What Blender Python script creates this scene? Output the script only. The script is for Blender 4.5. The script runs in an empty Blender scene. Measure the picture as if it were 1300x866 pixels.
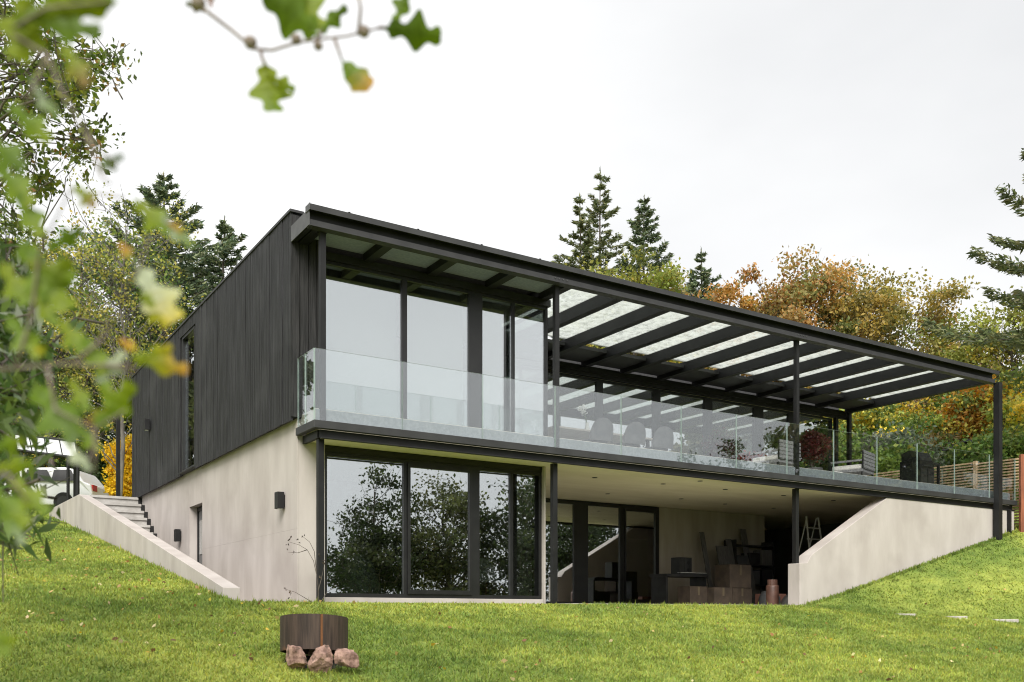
import bpy, math, random
import numpy as np
from mathutils import Vector, Matrix, Euler
R = math.radians
C = bpy.context.scene.collection
sc = bpy.context.scene
# ------------------------------------------------------------------ camera
F_PX, HOR = 1203.0, 780.0                      # focal length and eye level in photo pixels (1300 wide)
YAW = R(32.554)
CAMX, CAMY = -4.95, -13.06                     # world z = 0 is the eye level
cd = bpy.data.cameras.new("camera"); cam = bpy.data.objects.new("camera", cd); C.objects.link(cam)
cam.location = (CAMX, CAMY, 0); cam.rotation_euler = (R(90), 0, -YAW)
cd.sensor_width = 36; cd.lens = F_PX/1300*36; cd.shift_y = (HOR-433)/1300
cd.clip_start = .05; cd.clip_end = 3000
cd.dof.use_dof = True; cd.dof.focus_distance = 15.5; cd.dof.aperture_fstop = 2.8
sc.camera = cam
sc.cycles.use_denoising = True; sc.cycles.filter_width = 1.05
sc.cycles.max_bounces = 10; sc.cycles.transparent_max_bounces = 24; sc.cycles.transmission_bounces = 8
sc.cycles.diffuse_bounces = 4; sc.cycles.glossy_bounces = 4
sc.view_settings.view_transform = 'Standard'; sc.view_settings.look = 'None'
sc.view_settings.exposure = 1.66; sc.view_settings.gamma = 1
# ------------------------------------------------------------------ world: bright overcast
SUN_EL, SUN_AZ = R(42), math.atan2(-.55, -.85)  # the light comes from behind the camera's left shoulder
w = bpy.data.worlds.new("World"); sc.world = w; w.use_nodes = True
nt = w.node_tree; nt.nodes.clear()
def wn(t, **k):
    n = nt.nodes.new(t)
    for a, b in k.items(): setattr(n, a, b)
    return n
sky = wn('ShaderNodeTexSky', sky_type='NISHITA'); sky.sun_disc = False
sky.sun_elevation = SUN_EL; sky.sun_rotation = SUN_AZ; sky.air_density = 1.5; sky.dust_density = 4
hs = wn('ShaderNodeHueSaturation'); hs.inputs['Saturation'].default_value = .12
b1 = wn('ShaderNodeBackground'); b1.inputs[1].default_value = .012
tc = wn('ShaderNodeTexCoord'); mp = wn('ShaderNodeMapping'); mp.inputs['Scale'].default_value = (1, 1, 2.2)
nz = wn('ShaderNodeTexNoise'); nz.inputs['Scale'].default_value = 1.1; nz.inputs['Detail'].default_value = 6; nz.inputs['Roughness'].default_value = .48
mp.inputs['Location'].default_value = (10.2, 0, 0)
rp = wn('ShaderNodeValToRGB'); rp.color_ramp.elements[0].position = .33; rp.color_ramp.elements[1].position = .64
rp.color_ramp.elements[0].color = (.70, .708, .722, 1); rp.color_ramp.elements[1].color = (1.0, 1.0, 1.0, 1)
b2 = wn('ShaderNodeBackground'); b2.inputs[1].default_value = .32
ad = wn('ShaderNodeAddShader'); wo = wn('ShaderNodeOutputWorld')
L = nt.links.new
L(sky.outputs[0], hs.inputs['Color']); L(hs.outputs[0], b1.inputs[0])
L(tc.outputs['Generated'], mp.inputs[0]); L(mp.outputs[0], nz.inputs['Vector']); L(nz.outputs[0], rp.inputs[0]); L(rp.outputs[0], b2.inputs[0])
L(b1.outputs[0], ad.inputs[0]); L(b2.outputs[0], ad.inputs[1]); L(ad.outputs[0], wo.inputs[0])
sd = bpy.data.lights.new("sun", 'SUN'); sun = bpy.data.objects.new("sun", sd); C.objects.link(sun)
sd.energy = 1.5; sd.angle = R(32); sd.color = (1, .965, .91)
sun.rotation_euler = Vector((.55*math.cos(SUN_EL), .85*math.cos(SUN_EL), -1.01*math.sin(SUN_EL))).to_track_quat('-Z', 'Y').to_euler()

# ------------------------------------------------------------------ helpers
FW = np.array([math.sin(YAW), math.cos(YAW), 0]); RT = np.array([math.cos(YAW), -math.sin(YAW), 0]); UP = np.array([0, 0, 1.])
C0 = np.array([CAMX, CAMY, 0])
def at(px, py, d):
    "the point of the place seen at photo pixel (px, py), d metres deep"
    return C0 + d*(FW + RT*(px-650)/F_PX + UP*(HOR-py)/F_PX)
OFF = {}
class MB:
    def __init__(s): s.v = []; s.f = []
    def box(s, x0, x1, y0, y1, z0, z1):
        n = len(s.v)
        s.v += [(x0,y0,z0),(x1,y0,z0),(x1,y1,z0),(x0,y1,z0),(x0,y0,z1),(x1,y0,z1),(x1,y1,z1),(x0,y1,z1)]
        s.f += [(n,n+3,n+2,n+1),(n+4,n+5,n+6,n+7),(n,n+1,n+5,n+4),(n+1,n+2,n+6,n+5),(n+2,n+3,n+7,n+6),(n+3,n,n+4,n+7)]
        return s
    def obox(s, c, ax, half):
        "oriented box: centre, three axes, half sizes"
        n = len(s.v); c = np.array(c, float); ax = [np.array(a, float) for a in ax]
        for sz in (-1, 1):
            for sx, sy in ((-1,-1),(1,-1),(1,1),(-1,1)):
                s.v.append(tuple(c+ax[0]*half[0]*sx+ax[1]*half[1]*sy+ax[2]*half[2]*sz))
        s.f += [(n,n+3,n+2,n+1),(n+4,n+5,n+6,n+7),(n,n+1,n+5,n+4),(n+1,n+2,n+6,n+5),(n+2,n+3,n+7,n+6),(n+3,n,n+4,n+7)]
        return s
    def prism(s, pts, axis, a, b):
        "polygon (list of 2D points) extruded along axis x|y|z from a to b"
        n = len(s.v); k = len(pts)
        def put(p, t): return {'x':(t,p[0],p[1]), 'y':(p[0],t,p[1]), 'z':(p[0],p[1],t)}[axis]
        s.v += [put(p, a) for p in pts]+[put(p, b) for p in pts]
        s.f += [tuple(range(n, n+k)), tuple(range(n+2*k-1, n+k-1, -1))]
        s.f += [(n+i, n+k+i, n+k+(i+1)%k, n+(i+1)%k) for i in range(k)]
        return s
    def tube(s, pts, rad, k=6, cap=True):
        pts = [np.array(p, float) for p in pts]; m = len(pts); n = len(s.v)
        if not hasattr(rad, '__len__'): rad = [rad]*m
        for i, p in enumerate(pts):
            t = pts[min(i+1,m-1)]-pts[max(i-1,0)]; t = t/(np.linalg.norm(t)+1e-9)
            a = np.cross(t, (0,0,1.) if abs(t[2]) < .9 else (1.,0,0)); a /= np.linalg.norm(a)+1e-9; b = np.cross(t, a)
            for j in range(k):
                q = 2*math.pi*j/k; s.v.append(tuple(p+rad[i]*(a*math.cos(q)+b*math.sin(q))))
        for i in range(m-1):
            for j in range(k):
                s.f.append((n+i*k+j, n+i*k+(j+1)%k, n+(i+1)*k+(j+1)%k, n+(i+1)*k+j))
        if cap: s.f += [tuple(range(n+k-1, n-1, -1)), tuple(range(n+(m-1)*k, n+m*k))]
        return s
    def lathe(s, prof, c, k=24):
        n = len(s.v); m = len(prof)
        for (r, z) in prof:
            for j in range(k):
                q = 2*math.pi*j/k; s.v.append((c[0]+r*math.cos(q), c[1]+r*math.sin(q), c[2]+z))
        for i in range(m-1):
            for j in range(k): s.f.append((n+i*k+j, n+i*k+(j+1)%k, n+(i+1)*k+(j+1)%k, n+(i+1)*k+j))
        return s
    def build(s, name, m, parent=None, kind=None, bevel=0, smooth=False, label=None):
        off = np.array(OFF.get(parent.name, (0,0,0)) if parent else (0,0,0), float)
        me = bpy.data.meshes.new(name); me.from_pydata([tuple(np.array(p)-off) for p in s.v], [], s.f); me.update()
        o = bpy.data.objects.new(name, me); C.objects.link(o); me.materials.append(m)
        if parent: o.parent = parent; OFF[o.name] = tuple(off)
        if kind: o['kind'] = kind
        if label: o['label'] = label
        if smooth:
            me.polygons.foreach_set('use_smooth', [True]*len(me.polygons))
        if bevel:
            b = o.modifiers.new('bevel', 'BEVEL'); b.width = bevel; b.segments = 2; b.limit_method = 'ANGLE'
        return o
def thing(name, label, cat, loc=(0,0,0), group=None):
    o = bpy.data.objects.new(name, None); C.objects.link(o); o.location = loc; o.empty_display_size = .2
    o['label'] = label; o['category'] = cat
    if group: o['group'] = group
    OFF[o.name] = tuple(loc)
    return o
def tag(o, label, cat, group=None):
    o['label'] = label; o['category'] = cat
    if group: o['group'] = group
    return o
def copy_tree(o, parent=None):
    c = o.copy(); C.objects.link(c)
    if parent: c.parent = parent
    for ch in list(o.children): copy_tree(ch, c)
    return c
# ------------------------------------------------------------------ materials
MATS = {}
def newmat(name):
    m = bpy.data.materials.new(name); m.use_nodes = True; t = m.node_tree
    p = t.nodes['Principled BSDF']; return m, t, p
def nmat(name, c1, c2, scale=4., rough=.7, stretch=(1,1,1), bump=0., metal=0., detail=6., lo=.35, hi=.65, bscale=None, spec=.5, c3=None, s3=1.2, t3=(.55,.75)):
    "two colours mixed by stretched noise, optional third large-scale stain, optional bump"
    m, t, p = newmat(name); N = t.nodes.new; K = t.links.new
    tc = N('ShaderNodeTexCoord'); mp = N('ShaderNodeMapping'); mp.inputs['Scale'].default_value = stretch
    geo = N('ShaderNodeNewGeometry'); K(geo.outputs['Position'], mp.inputs[0])
    nz = N('ShaderNodeTexNoise'); nz.inputs['Scale'].default_value = scale; nz.inputs['Detail'].default_value = detail
    K(mp.outputs[0], nz.inputs['Vector'])
    r = N('ShaderNodeValToRGB'); r.color_ramp.elements[0].position = lo; r.color_ramp.elements[1].position = hi
    r.color_ramp.elements[0].color = (*c1, 1); r.color_ramp.elements[1].color = (*c2, 1); K(nz.outputs[0], r.inputs[0])
    out = r.outputs[0]
    if c3:
        n3 = N('ShaderNodeTexNoise'); n3.inputs['Scale'].default_value = s3; n3.inputs['Detail'].default_value = 4; K(geo.outputs['Position'], n3.inputs['Vector'])
        r3 = N('ShaderNodeMapRange'); r3.inputs[1].default_value = t3[0]; r3.inputs[2].default_value = t3[1]; K(n3.outputs[0], r3.inputs[0])
        mx = N('ShaderNodeMixRGB'); mx.inputs[2].default_value = (*c3, 1); K(r3.outputs[0], mx.inputs[0]); K(out, mx.inputs[1]); out = mx.outputs[0]
    K(out, p.inputs['Base Color'])
    p.inputs['Roughness'].default_value = rough; p.inputs['Metallic'].default_value = metal; p.inputs['Specular IOR Level'].default_value = spec
    if bump:
        bn = N('ShaderNodeBump'); bn.inputs['Strength'].default_value = bump; bn.inputs['Distance'].default_value = .02
        n2 = N('ShaderNodeTexNoise'); n2.inputs['Scale'].default_value = bscale or scale*4; n2.inputs['Detail'].default_value = 5
        K(mp.outputs[0], n2.inputs['Vector']); K(n2.outputs[0], bn.inputs['Height']); K(bn.outputs[0], p.inputs['Normal'])
    MATS[name] = m
    return m
def glassmat(name, tint, f0, f1, pw=4.):
    m, t, p = newmat(name); N = t.nodes.new; K = t.links.new
    t.nodes.remove(p)
    lw = N('ShaderNodeLayerWeight'); lw.inputs[0].default_value = .5
    po = N('ShaderNodeMath'); po.operation = 'POWER'; po.inputs[1].default_value = pw; K(lw.outputs['Facing'], po.inputs[0])
    mr = N('ShaderNodeMapRange'); mr.inputs[3].default_value = f0; mr.inputs[4].default_value = f1; K(po.outputs[0], mr.inputs[0])
    tr = N('ShaderNodeBsdfTransparent'); tr.inputs[0].default_value = (*tint, 1)
    gl = N('ShaderNodeBsdfGlossy'); gl.inputs['Roughness'].default_value = 0.0; gl.inputs[0].default_value = (.95, .98, 1, 1)
    mx = N('ShaderNodeMixShader'); K(mr.outputs[0], mx.inputs[0]); K(tr.outputs[0], mx.inputs[1]); K(gl.outputs[0], mx.inputs[2])
    K(mx.outputs[0], t.nodes['Material Output'].inputs[0])
    MATS[name] = m; return m
concrete = nmat('concrete', (.405,.366,.340), (.480,.440,.412), 1.7, .85, (1.3,1.3,.42), .25, bscale=9, c3=(.335,.298,.273), s3=1.0, t3=(.50,.85), spec=.25, detail=9)
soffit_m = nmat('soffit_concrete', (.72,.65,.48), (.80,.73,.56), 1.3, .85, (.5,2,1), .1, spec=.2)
undercroft_m = nmat('shaded_concrete', (.28,.245,.20), (.37,.33,.275), 2.0, .9, (1.5,1.5,.3), .1, spec=.2)  # darker copy of the concrete with undercroft shade put into its colour
stair_m = nmat('stair_concrete', (.33,.315,.295), (.43,.415,.395), 5, .85, (1,1,1), .2, spec=.3)
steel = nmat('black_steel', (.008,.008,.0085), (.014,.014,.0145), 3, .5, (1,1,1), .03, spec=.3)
steel_lit = nmat('lit_steel', (.026,.026,.027), (.038,.038,.0395), 3, .5, (1,1,1), .03, spec=.35)  # lighter copy of the black steel, light on exposed faces put into colour
frame_m = nmat('window_frame', (.007,.007,.0075), (.012,.012,.0125), 5, .4)
clad = nmat('charred_timber', (.006,.006,.007), (.060,.060,.066), 3.0, .62, (16,16,.35), .5, lo=.42, hi=.82, bscale=5, c3=(.055,.055,.058), s3=.8, t3=(.55,.9), spec=.3)
clad_front = nmat('charred_timber_front', (.008,.008,.008), (.035,.034,.034), 3.0, .65, (14,14,.5), .5, lo=.38, hi=.75, spec=.3)
white_paint = nmat('white_paint', (.70,.70,.68), (.76,.76,.74), 2, .7)
blind_m = nmat('blind_fabric', (.70,.71,.71), (.76,.77,.77), 30, .9, (1,1,.05))
floor_m = nmat('oak_floor', (.30,.22,.14), (.42,.32,.21), 3, .5, (6,.6,1))
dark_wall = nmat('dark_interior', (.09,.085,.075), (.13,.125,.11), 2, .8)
tile_m = nmat('terrace_paving', (.42,.41,.38), (.55,.53,.49), 6, .75, (1,1,1), .15)
gravel_m = nmat('concrete_pad', (.36,.33,.29), (.46,.43,.38), 14, .9, (1,1,1), .4)
roof_m = nmat('roofing_felt', (.03,.03,.032), (.05,.05,.052), 20, .9, (1,1,1), .3)
panel_m = nmat('overhang_panel', (.20,.225,.25), (.26,.285,.31), 24, .5, (1,1,1), .1, c3=(.17,.19,.21))
bark = nmat('bark', (.045,.036,.028), (.13,.11,.09), 9, .95, (1,1,.25), .8)
bark_pale = nmat('bark_pale', (.09,.08,.07), (.19,.175,.155), 7, .95, (1,1,.25), .6)
wood_slat = nmat('larch_slat', (.40,.27,.15), (.62,.46,.29), 5, .7, (3,3,1), .15)
red_wood = nmat('red_timber', (.16,.05,.022), (.28,.09,.04), 6, .7, (3,3,.4), .15)
glass = glassmat('window_glass', (.70,.74,.72), .47, .9)
glass_bal = glassmat('balustrade_glass', (.945,.96,.955), .14, .75)
glass_low = glassmat('low_iron_glass', (.82,.85,.83), .20, .7)
def roofglassmat():
    m, t, p = newmat('roof_glass'); N = t.nodes.new; K = t.links.new; t.nodes.remove(p)
    geo = N('ShaderNodeNewGeometry'); nz = N('ShaderNodeTexNoise'); nz.inputs['Scale'].default_value = 7; nz.inputs['Detail'].default_value = 8; nz.inputs['Roughness'].default_value = .75
    K(geo.outputs['Position'], nz.inputs['Vector'])
    n2 = N('ShaderNodeTexVoronoi'); n2.inputs['Scale'].default_value = 16; K(geo.outputs['Position'], n2.inputs['Vector'])
    r = N('ShaderNodeValToRGB'); r.color_ramp.elements[0].position = .42; r.color_ramp.elements[1].position = .60
    r.color_ramp.elements[0].color = (.30,.30,.30,1); r.color_ramp.elements[1].color = (.72,.72,.72,1); K(nz.outputs[0], r.inputs[0])
    tr = N('ShaderNodeBsdfTransparent'); tr.inputs[0].default_value = (.90,.93,.91,1)
    tl = N('ShaderNodeBsdfTranslucent'); tl.inputs[0].default_value = (.80,.82,.79,1)
    df = N('ShaderNodeBsdfDiffuse'); df.inputs[0].default_value = (.46,.48,.44,1)
    a = N('ShaderNodeMixShader'); a.inputs[0].default_value = .3; K(tl.outputs[0], a.inputs[1]); K(df.outputs[0], a.inputs[2])
    mx = N('ShaderNodeMixShader'); K(r.outputs[0], mx.inputs[0]); K(a.outputs[0], mx.inputs[1]); K(tr.outputs[0], mx.inputs[2])
    K(mx.outputs[0], t.nodes['Material Output'].inputs[0]); return m
roof_glass = roofglassmat()
def leafmat(name, trans=.35, rough=.55):
    m, t, p = newmat(name); N = t.nodes.new; K = t.links.new
    at_ = N('ShaderNodeAttribute'); at_.attribute_name = 'Col'
    K(at_.outputs['Color'], p.inputs['Base Color']); p.inputs['Roughness'].default_value = rough; p.inputs['Specular IOR Level'].default_value = .3
    tl = N('ShaderNodeBsdfTranslucent')
    hv = N('ShaderNodeHueSaturation'); hv.inputs['Value'].default_value = 1.5; hv.inputs['Saturation'].default_value = 1.1; K(at_.outputs['Color'], hv.inputs['Color']); K(hv.outputs[0], tl.inputs[0])
    mx = N('ShaderNodeMixShader'); mx.inputs[0].default_value = trans; K(p.outputs[0], mx.inputs[1]); K(tl.outputs[0], mx.inputs[2])
    K(mx.outputs[0], t.nodes['Material Output'].inputs[0]); return m
leaf_m = leafmat('leaf'); needle_m = leafmat('needle', .25, .6)

# ------------------------------------------------------------------ terrain
def smax(a, k=.5): return .5*(a+np.sqrt(a*a+k*k))-0.0
def ground(x, y):
    x = np.asarray(x, float); y = np.asarray(y, float)
    front = .14+.155*(np.clip(y, -17, -.8)+.8)+.03*(np.minimum(y, -17)+17)*(1/(1+np.maximum(0,-y-17)/150))
    # right-hand bank
    u = x-10.4+1.2*np.minimum(0, y+.0)
    rise = .25*np.maximum(0, smax(u, .5)-.12)
    rise = np.minimum(rise, 2.0+.06*np.maximum(0, x-18))
    zf = front+rise
    z = zf.copy()
    # left lawn
    left = .14+.147*(y+.8)
    drv = .15*(np.clip(y, 18, 21)-18)+.03*(np.clip(y, 21, 80)-21)
    left = np.where(y > 18, .14+.147*18.8+drv, left)
    z = np.where((x < -1.34) & (y > -.8), left, z)
    # pad under and in front of the house
    pad = (x >= -1.34) & (x < 18.22) & (y > -.8) & (y < 12.62)
    z = np.where(pad & ((x <= 10.4) | (y > .15)), .14, z)
    # right of the terrace
    rt = (x >= 18.22) & (y > 0)
    z = np.where(rt, np.minimum(zf+.10*y, 2.9+.05*y), z)
    back = (y >= 12.62) & (x >= -1.34)
    z = np.where(back, 2.93+.0*y+drv, z)
    z = z+.11*np.maximum(0, np.minimum(x, 60)-20)*np.clip((y+4)/8, 0, 1)+.06*np.maximum(0, np.minimum(y,90)-24)
    return z
xs = np.unique(np.round(np.concatenate([[-500,-300,-180,-110,-70,-45,-30], np.arange(-22,-1.4,.5), [-1.345,-1.335], np.arange(-1,10.4,.6), np.arange(10.4,18.2,.3), [18.215,18.225], np.arange(18.6,40,.7), [45,55,70,100,160,300,500]]), 4))
ys = np.unique(np.round(np.concatenate([[-500,-300,-160,-90,-60,-45,-34,-26,-21], np.arange(-17,-.8,.4), [-.8,-.4,0,.145,.155], np.arange(.6,12.6,.7), [12.615,12.625], np.arange(13,30,.9), [34,40,50,65,90,140,240,500]]), 4))
gx, gy = np.meshgrid(xs, ys)
gz = ground(gx, gy)
def fastmesh(name, v, f, m, parent=None, cols=None, kind=None, smooth=False):
    "v (N,3), f (M,k) index array"
    off = np.array(OFF.get(parent.name, (0,0,0)) if parent else (0,0,0), float)
    me = bpy.data.meshes.new(name); v = np.asarray(v, np.float32)-off.astype(np.float32); f = np.asarray(f, np.int32)
    k = f.shape[1]; me.vertices.add(len(v)); me.vertices.foreach_set('co', v.ravel())
    me.loops.add(f.size); me.loops.foreach_set('vertex_index', f.ravel())
    me.polygons.add(len(f)); me.polygons.foreach_set('loop_start', np.arange(0, f.size, k, dtype=np.int32))
    if smooth: me.polygons.foreach_set('use_smooth', np.ones(len(f), bool))
    me.update(calc_edges=True)
    if cols is not None:
        ca = me.color_attributes.new('Col', 'FLOAT_COLOR', 'POINT')
        ca.data.foreach_set('color', np.concatenate([cols, np.ones((len(cols),1))], 1).astype(np.float32).ravel())
    me.materials.append(m)
    o = bpy.data.objects.new(name, me); C.objects.link(o)
    if parent: o.parent = parent; OFF[o.name] = tuple(off)
    if kind: o['kind'] = kind
    return o
def grassmat(name, blade):
    m, t, p = newmat(name); N = t.nodes.new; K = t.links.new
    geo = N('ShaderNodeNewGeometry')
    def nz(s, d=4):
        n = N('ShaderNodeTexNoise'); n.inputs['Scale'].default_value = s; n.inputs['Detail'].default_value = d; K(geo.outputs['Position'], n.inputs['Vector']); return n
    def ramp(src, a, b, ca, cb):
        r = N('ShaderNodeValToRGB'); r.color_ramp.elements[0].position = a; r.color_ramp.elements[1].position = b
        r.color_ramp.elements[0].color = (*ca,1); r.color_ramp.elements[1].color = (*cb,1); K(src, r.inputs[0]); return r
    big = nz(.45, 5); r1 = ramp(big.outputs[0], .38, .62, (.185,.262,.060), (.350,.405,.092))
    med = nz(3.2, 5); r2 = ramp(med.outputs[0], .40, .62, (.80,.84,.78), (1.12,1.11,1.08))
    mx = N('ShaderNodeMixRGB'); mx.blend_type = 'MULTIPLY'; mx.inputs[0].default_value = 1; K(r1.outputs[0], mx.inputs[1]); K(r2.outputs[0], mx.inputs[2])
    if blade:
        at_ = N('ShaderNodeAttribute'); at_.attribute_name = 'Col'
        m2 = N('ShaderNodeMixRGB'); m2.blend_type = 'MULTIPLY'; m2.inputs[0].default_value = 1; K(mx.outputs[0], m2.inputs[1]); K(at_.outputs['Color'], m2.inputs[2])
        K(m2.outputs[0], p.inputs['Base Color']); p.inputs['Roughness'].default_value = .55; p.inputs['Specular IOR Level'].default_value = .25
        tl = N('ShaderNodeBsdfTranslucent'); K(m2.outputs[0], tl.inputs[0])
        ms = N('ShaderNodeMixShader'); ms.inputs[0].default_value = .35; K(p.outputs[0], ms.inputs[1]); K(tl.outputs[0], ms.inputs[2]); K(ms.outputs[0], t.nodes['Material Output'].inputs[0])
    else:
        fin = nz(60, 3); r3 = ramp(fin.outputs[0], .35, .65, (.55,.5,.5), (1.1,1.1,1))
        m2 = N('ShaderNodeMixRGB'); m2.blend_type = 'MULTIPLY'; m2.inputs[0].default_value = 1; K(mx.outputs[0], m2.inputs[1]); K(r3.outputs[0], m2.inputs[2])
        K(m2.outputs[0], p.inputs['Base Color']); p.inputs['Roughness'].default_value = .9; p.inputs['Specular IOR Level'].default_value = .1
        bn = N('ShaderNodeBump'); bn.inputs['Strength'].default_value = .6; bn.inputs['Distance'].default_value = .03; K(fin.outputs[0], bn.inputs['Height']); K(bn.outputs[0], p.inputs['Normal'])
    return m
lawn_m = grassmat('lawn', False); blade_m = grassmat('grass_blade', True)
nx, ny = len(xs), len(ys)
idx = np.arange(nx*ny).reshape(ny, nx)
faces = np.stack([idx[:-1,:-1], idx[:-1,1:], idx[1:,1:], idx[1:,:-1]], -1).reshape(-1, 4)
fastmesh('ground', np.stack([gx, gy, gz], -1).reshape(-1,3), faces, lawn_m, kind='structure', smooth=False)
# paved pads
pb = MB(); pb.box(4.62, 18.1, .02, 12.4, .10, .19); pb.build('paving', gravel_m, kind='structure')
pb = MB(); pb.box(-1.15, .02, -.05, 8.2, .06, .18); pb.build('path', gravel_m, kind='structure')
dv = MB(); n_ = 12
for i in range(n_):
    x0, x1 = -26+i*3.4, -26+(i+1)*3.4
    k = len(dv.v)
    for x in (x0, x1):
        for y in (19.5, 27): dv.v.append((x, y, float(ground(min(x,-1.4), y))+.012))
    dv.f.append((k, k+2, k+3, k+1))
dv.build('driveway', nmat('driveway_gravel', (.30,.28,.25), (.45,.43,.40), 22, .95, (1,1,1), .4), kind='structure')

# ------------------------------------------------------------------ the house
H = thing('house', 'modern two storey house of black timber, pale concrete and glass with a roofed terrace', 'house', (9, 6, .17))
def P(m, name, mat_, bevel=0, parent=None, **k): return m.build(name, mat_, parent or H, bevel=bevel, **k)
def bx(*a): return MB().box(*a)
# lower storey concrete: side wall with door opening, front pier, plinth
m = MB()
m.box(.04, .35, .79, 6.25, -.4, 2.96); m.box(.04, .35, 6.27, 7.26, 2.25, 2.96); m.box(.04, .35, 7.28, 12.69, -.4, 2.96)
P(m, 'concrete_wall', concrete)
for (y0, y1, z0, z1) in ((.78,3.52,-.4,1.30),(3.528,6.26,-.4,1.30),(.78,3.52,1.3015,2.97),(3.528,6.26,1.3015,2.97),(6.268,7.27,2.24,2.97),(7.278,10.0,-.4,1.30),(10.008,12.7,-.4,1.30),(7.278,10.0,1.3015,2.97),(10.008,12.7,1.3015,2.97)):
    P(bx(.03, .0395, y0, y1, z0, z1), 'concrete_panel', concrete)
P(bx(.353, .47, .782, 1.1, -.4, 2.62), 'concrete_wall', concrete)
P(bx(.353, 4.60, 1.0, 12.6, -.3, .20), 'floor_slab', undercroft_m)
P(bx(.473, 4.56, .80, .997, -.4, .265), 'plinth', concrete, .004)
P(bx(4.563, 4.60, .79, 4.5, -.3, 2.62), 'concrete_wall', concrete)
# formwork joints in the side wall: recessed thin strips are too fine to see; tie holes and streaks come from the material
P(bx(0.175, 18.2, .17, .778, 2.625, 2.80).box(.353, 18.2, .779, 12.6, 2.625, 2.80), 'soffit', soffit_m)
# downlights
for (x, y) in ((6.17,1.41),(7.9,3.2),(7.87,1.37),(9.87,3.01),(9.53,1.3),(8.2,.66),(11.44,3.2),(11.36,1.35),(13.1,3.2),(13.03,1.35)):
    d = MB(); d.lathe([(.001,2.618),(.052,2.618),(.052,2.624)], (x,y,0), 12); P(d, 'downlight', frame_m)
# deck edge fascia and steel channel
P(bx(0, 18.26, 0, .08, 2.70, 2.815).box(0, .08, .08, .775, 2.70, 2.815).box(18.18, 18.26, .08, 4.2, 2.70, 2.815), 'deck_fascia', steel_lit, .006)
m = MB(); m.box(.13, 18.2, .10, .16, 2.585, 2.698).box(.13, 18.2, .03, .098, 2.565, 2.583).box(.11,.17,.16,.775,2.585,2.698)
P(m, 'deck_beam', steel)
P(bx(.085, 18.17, .17, 4.2, 2.815, 3.02), 'terrace_floor', tile_m)
nmat('skylit_steel', (.055,.055,.057), (.075,.075,.077), 5, .5)  # steel paled for the sky-facing roof end, sky light put into its colour
P(bx(.085, 18.17, .14, .168, 2.82, 3.005), 'terrace_kerb', panel_m)
# balustrade panes
jx = [.02]+[1.425*k for k in range(1, 13)]+[18.22]
for i in range(13):
    P(bx(jx[i]+.006, jx[i+1]-.006, .028, .044, 2.817, 3.86), 'balustrade_pane', glass_bal)
P(bx(.012, .026, .05, .40, 2.817, 3.86), 'balustrade_pane', glass_bal)
P(bx(.012, .026, .415, .72, 2.817, 3.86), 'balustrade_pane', glass_bal)
P(bx(18.21, 18.224, .05, 2.0, 2.817, 3.86), 'balustrade_pane', glass_bal)
P(bx(18.21, 18.224, 2.012, 4.1, 2.817, 3.86), 'balustrade_pane', glass_bal)
edge_m = nmat('glass_edge', (.26,.34,.31), (.36,.44,.41), 8, .3)
for o in [q for q in C.objects if q.name.startswith('balustrade_pane')]:
    o.data.materials.append(edge_m)
    dx_ = max(v.co.x for v in o.data.vertices)-min(v.co.x for v in o.data.vertices)
    for k in ((1,3,5) if dx_ > .05 else (1,2,4)): o.data.polygons[k].material_index = 1
# posts
def post(x, y, s, z0, z1, name='post'):
    m = MB(); m.box(x-s, x+s, y-s, y+s, z0, z1)
    if z0 > 2: m.box(x-s*1.7, x+s*1.7, y-s*1.5, y+s*1.5, z1-.006, z1-.001)
    return P(m, name, steel)
for x in (.18, 4.37, 10.38):
    post(x, .145, .042, 2.82, 5.60)
post(.19, .25, .045, .0, 2.584); post(4.40, .25, .045, .0, 2.584); post(10.46, .235, .048, 1.02, 2.584)
post(17.30, -.06, .072, 1.5, 5.60); post(17.9, .0, .035, 1.9, 2.565)
post(4.47, .93, .04, .0, 2.62)
# roof edge beam, gutter and end plates
m = MB(); m.box(-.07, 17.28, .0, .012, 5.60, 5.692).box(-.07, 17.28, -.05, .10, 5.586, 5.5995)
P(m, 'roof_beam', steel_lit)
P(bx(-.05, 17.26, .06, .071, 5.60, 5.84), 'roof_beam', steel)
P(bx(-.065, 17.275, .013, .0595, 5.68, 5.691), 'roof_beam', steel)
m = MB(); m.box(-.08, 17.34, -.075, -.06, 5.80, 5.885).box(-.08, 17.34, -.06, .10, 5.842, 5.852)
P(m, 'gutter', steel_lit)
P(bx(-.085, -.072, -.02, .74, 5.60, 5.835), 'end_plate', MATS['skylit_steel'])
P(bx(-.095, -.086, -.08, .10, 5.80, 5.895), 'gutter_end_cap', MATS['skylit_steel'])
for q in range(15):
    P(bx(.5+1.128*q, .53+1.128*q, -.078, .02, 5.886, 5.897), 'gutter_bracket', steel)
for xb in (4.37, 10.38):
    for q in range(4):
        P(MB().tube([(xb-.12+.08*q, -.001, 5.665), (xb-.12+.08*q, -.012, 5.665)], .011, 6), 'bolt', MATS['skylit_steel'])
PITCH = 1.128
for k in range(-4, 12):
    xr = 4.69+PITCH*k if k < 11 else 17.22
    y1 = .9 if k < 0 else 4.2
    P(bx(xr-.15, xr, .072, y1, 5.60, 5.835), 'pergola_beam', steel)
P(bx(-.06, .0, .072, .75, 5.60, 5.775), 'pergola_beam', steel)
for k in range(-4, 0):
    xr = 4.69+PITCH*k
    P(bx(xr+.003, xr+PITCH-.153, .072, .9, 5.72, 5.74), 'overhang_panel', panel_m)
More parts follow.
